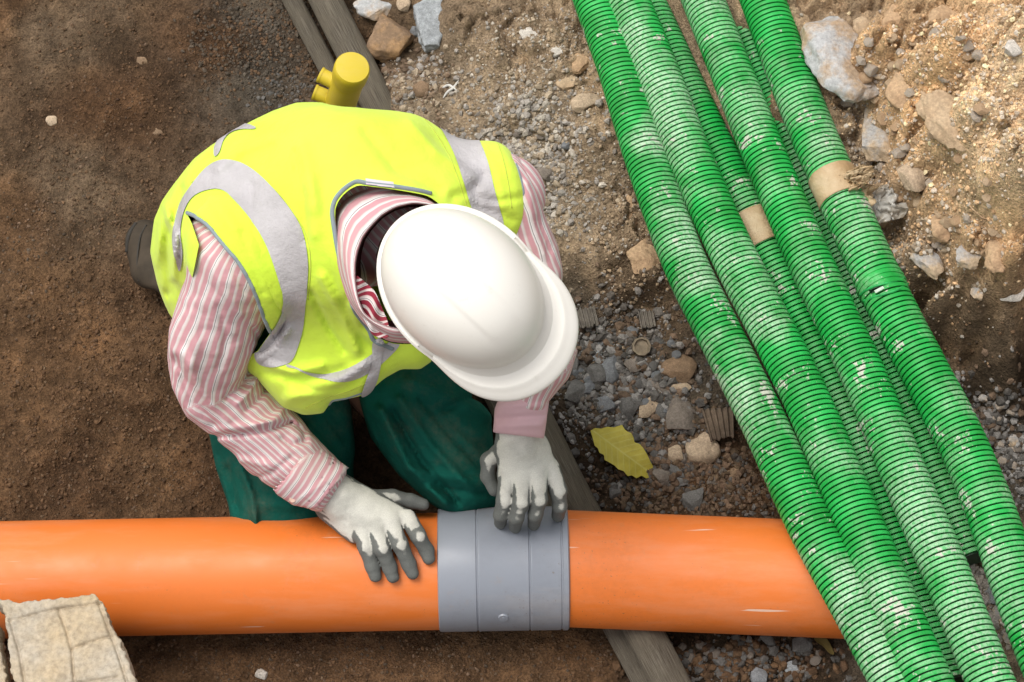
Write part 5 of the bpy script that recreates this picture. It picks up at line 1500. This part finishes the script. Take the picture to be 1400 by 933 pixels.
# ---- gloves
def glove(fingers, palm, wrist, dorsal, name, rf=.0130, cuff_dir=None):
    """fingers: list of joint chains (world), palm: list of capsules, wrist: two points"""
    allq = [p for ch in fingers for p in ch] + [p for a, b, *_ in palm for p in (a, b)] + list(wrist)
    lo = np.min(allq, 0) - .035; hi = np.max(allq, 0) + .035
    def fn(P):
        d = None
        for a, b, ra, rb in palm:
            e = cone(P, a, b, ra, rb); d = e if d is None else smin(d, e, .014)
        d = smin(d, cone(P, wrist[0], wrist[1], wrist_r[0], wrist_r[1]), .012)
        fd = None
        for ch in fingers:
            n = len(ch) - 1; e = None
            for i in range(n):
                r0 = rf * (1.03 - .10 * i) * (1.0 if i else 1.0); r1 = rf * (1.03 - .10 * (i + 1))
                g = cone(P, ch[i], ch[i + 1], r0, r1)
                e = g if e is None else smin(e, g, .004)
            fd = e if fd is None else smin(fd, e, .0012)
        return smin(d, fd, .006) - .0009 * fbm(P[..., 0], P[..., 1], P[..., 2], 60, 2, 7) - .0006 * (0.5 - np.abs(fbm(P[..., 0], P[..., 1], P[..., 2], 75, 2, 17)) * 2)
    v, q = build_sdf(fn, lo, hi, .0021)
    n = vnormals(v, tri(q))
    # coated fingers and palm: grey climbs up the sides towards the tips
    along = np.full(len(v), -1.0); best = np.full(len(v), 1e9); side = np.zeros(len(v))
    for ch in fingers:
        L = [np.linalg.norm(ch[i + 1] - ch[i]) for i in range(len(ch) - 1)]; acc = 0; tot = sum(L)
        for i in range(len(L)):
            ab = ch[i + 1] - ch[i]; t = np.clip(((v - ch[i]) @ ab) / (ab @ ab), 0, 1); r = np.linalg.norm(v - ch[i] - t[:, None] * ab, axis=1)
            m = r < best; best = np.where(m, r, best); along = np.where(m, (acc + t * L[i]) / tot, along); acc += L[i]
    onf = (best < rf * 1.35) & (along > 0.02)
    al = np.where(onf, along, 0)
    nd = n @ dorsal
    wob = .05 * fbm(v[:, 0], v[:, 1], v[:, 2], 70, 2, 9)
    thr = np.where(onf, 0.58 + 0.62 * np.clip((al - .05) / .72, 0, 1.4) ** 1.4, 0.42 + 0.0 * al)
    grey = sstep(-.035, .035, thr - nd + wob)
    w_ = np.array((0.57, 0.555, 0.495)); g_ = np.array((0.135, 0.14, 0.13))
    dirt = 1 - .22 * np.clip(fbm(v[:, 0], v[:, 1], v[:, 2], 35, 4, 12) * 1.6, 0, 1)
    C = w_[None] * (1 - grey)[:, None] * dirt[:, None] + g_[None] * grey[:, None]
    me = mesh(name, v, q); cattr(me, "Col", C)
    return me
MGL = attr_col_mat("knit_and_rubber_glove", 0.75, 0.3, 700, 0.4)
def ph(x, y, off): return pipe_hit(x, y, off)
# hand resting on the left pipe
f_idx = [J(557, 708, .212), J(572, 733, .213), ph(583, 752, .012), ph(586, 764, .0085)]
f_mid = [J(533, 712, .217), J(547, 744, .213), ph(559, 772, .012), ph(564, 784, .0085)]
f_rng = [J(513, 716, .217), J(522, 750, .211), ph(533, 776, .012), ph(537, 789, .0085)]
f_lit = [J(494, 718, .211), J(500, 748, .205), ph(509, 774, .011), ph(513, 788, .0080)]
f_thb = [J(500, 682, .208), J(536, 680, .198), J(562, 685, .190), J(578, 690, .185)]
wrist_r = (.034, .031)
palmR = [(J(464, 676, .222), J(536, 712, .214), .021, .0145), (J(458, 684, .218), J(516, 722, .213), .021, .014), (J(452, 690, .208), J(498, 730, .204), .018, .013), (J(475, 668, .215), J(548, 706, .208), .017, .013), (J(444, 698, .200), J(484, 732, .196), .013, .012)]
gm = glove([f_idx, f_mid, f_rng, f_lit, f_thb], palmR, (J(436, 656, .236), J(462, 680, .222)), (CDIR + .30 * CRT) / np.linalg.norm(CDIR + .30 * CRT), "glove")
gl1 = link("glove", gm, MGL, worker)
# hand on the coupling
def qh(x, y, off): return pipe_hit(x, y, off, ca, cb_, RC)
g_idx = [J(693, 652, .262), J(690, 684, .256), J(685, 704, .236), qh(684, 715, .010)]
g_mid = [J(713, 652, .266), J(712, 688, .260), J(706, 708, .240), qh(704, 721, .010)]
g_rng = [J(735, 648, .264), J(737, 684, .258), J(732, 704, .238), qh(730, 717, .010)]
g_lit = [J(753, 640, .256), J(764, 672, .250), J(765, 692, .232), qh(763, 705, .010)]
g_thb = [J(690, 612, .262), J(668, 630, .250), J(667, 652, .236), J(676, 670, .228)]
wrist_r = (.034, .032)
palmL = [(J(705, 606, .285), J(712, 650, .264), .022, .016), (J(694, 612, .280), J(694, 648, .262), .019, .0145), (J(724, 606, .282), J(734, 648, .264), .021, .0145), (J(736, 610, .276), J(751, 642, .256), .016, .013)]
gm = glove([g_idx, g_mid, g_rng, g_lit, g_thb], palmL, (J(710, 584, .300), J(710, 606, .286)), (CDIR + .15 * CRT) / np.linalg.norm(CDIR + .15 * CRT), "glove", rf=.0132)
link("glove", gm, MGL, worker)

# ---- hard hat
def hard_hat():
    fw = CRT * 0.73 - CUP * 0.68
    up = CDIR * 0.975 - fw * 0.13; up /= np.linalg.norm(up)
    fw = fw - (fw @ up) * up; fw /= np.linalg.norm(fw); sd_ = np.cross(up, fw)
    org = J(633, 395, .765)
    a_, b_, hgt = .1185, .0900, .100
    nth = 192; th = np.linspace(0, 2 * np.pi, nth, endpoint=False)
    rows = []
    # dome
    for s in np.linspace(0.0, 1.0, 46)[1:]:
        phi = s * math.pi / 2
        rr = math.sin(phi) ** 0.96; z = hgt * math.cos(phi) ** 0.92
        cx, sy = np.cos(th), np.sin(th)
        x = a_ * rr * cx; y = b_ * rr * sy
        ridge = .0019 * (1 - sstep(.018, .026, np.abs(y))) * sstep(-1.0, -.6, -rr) * (1 - sstep(.72, .95, rr)) * (sstep(.10, .35, rr) * .0 + 1)
        rows.append(np.stack([x, y, z + ridge], -1))
    # brim: radial offsets outward from the dome foot
    front = np.clip(np.cos(th), 0, 1)
    peak = .0080 + .0395 * sstep(.18, 1.0, np.cos(th)) 
    for t, dz in ((.10, -.0020), (.22, -.0034), (.36, -.0042), (.50, -.0048), (.56, -.0040), (.62, -.0040), (.68, -.0056), (.80, -.0070), (.92, -.0090), (.98, -.0110), (1.0, -.0130), (.985, -.0148), (.95, -.0145)):
        rad = 1.0; nx_, ny_ = np.cos(th) / a_, np.sin(th) / b_
        L = np.hypot(nx_, ny_); nx_, ny_ = nx_ / L, ny_ / L
        pk = peak * t
        x = a_ * np.cos(th) + nx_ * pk; y = b_ * np.sin(th) + ny_ * pk * (1 - .15 * front)
        z = dz * (0.45 + .55 * sstep(-.1, .6, np.cos(th))) - .020 * t * sstep(.3, 1, np.cos(th)) * 0.9
        rows.append(np.stack([x, y, z + 0 * x], -1))
    # inner wall of the shell
    for s in np.linspace(0.97, 0.0, 14):
        phi = s * math.pi / 2
        rr = math.sin(phi) ** 0.92 * .965 ; z = (hgt - .003) * math.cos(phi) ** 0.86 - .004 * s
        rows.append(np.stack([a_ * rr * np.cos(th), b_ * rr * np.sin(th), z + 0 * th], -1))
    R = np.array(rows); n0 = len(R)
    ii = np.arange(n0 * nth).reshape(n0, nth); jj = np.roll(ii, -1, 1)
    f = np.stack([ii[:-1], ii[1:], jj[1:], jj[:-1]], -1)
    keep = np.ones(f.shape[:2], bool)
    # two slots through the brim
    for c in (-1, 1):
        ang = c * math.radians(82)
        dth = np.abs((th - ang + math.pi) % (2 * math.pi) - math.pi)
        for r_i in (46, 47, 48, 49): keep[r_i, dth < math.radians(5.5)] = False
    ff_ = [tuple(x) for x in f[keep]]
    apex = len(R) * nth
    v_ = np.vstack([R.reshape(-1, 3), [[0, 0, hgt + .003]]])
    ff_ += [(apex, int(ii[0, i]), int(jj[0, i])) for i in range(nth)]
    v_ = org + v_[:, :1] * fw + v_[:, 1:2] * sd_ + v_[:, 2:] * up
    return v_, ff_, up, fw, sd_, org
v, f, hup, hfw, hsd, horg = hard_hat()
MH = M("white_hard_hat", 0.38, 0.5)
c = MH.mix(MH.ramp(MH.noise(8, 5, 0.6), [(0.45, BW(0)), (0.75, BW(0.5))]), (0.80, 0.77, 0.71, 1), (0.72, 0.68, 0.61, 1))
c = MH.mix(MH.ramp(MH.noise(90, 4, 0.7), [(0.68, BW(0)), (0.76, BW(0.3))]), c, (0.5, 0.45, 0.38, 1))
c = MH.mix(MH.ramp(MH.noise(34, 8, 0.8), [(0.60, BW(0)), (0.72, BW(0.22))]), c, (0.42, 0.36, 0.28, 1))
MH.base(c); MH.bump(MH.noise(12, 3, 0.5), 0.08, 0.004)
MH.b.inputs["Subsurface Weight"].default_value = 0.0
hat = link("hard_hat", mesh("hard_hat", v, f), MH.m, worker)
bpy.context.view_layer.update()
print("built", len(bpy.data.objects), "objects")
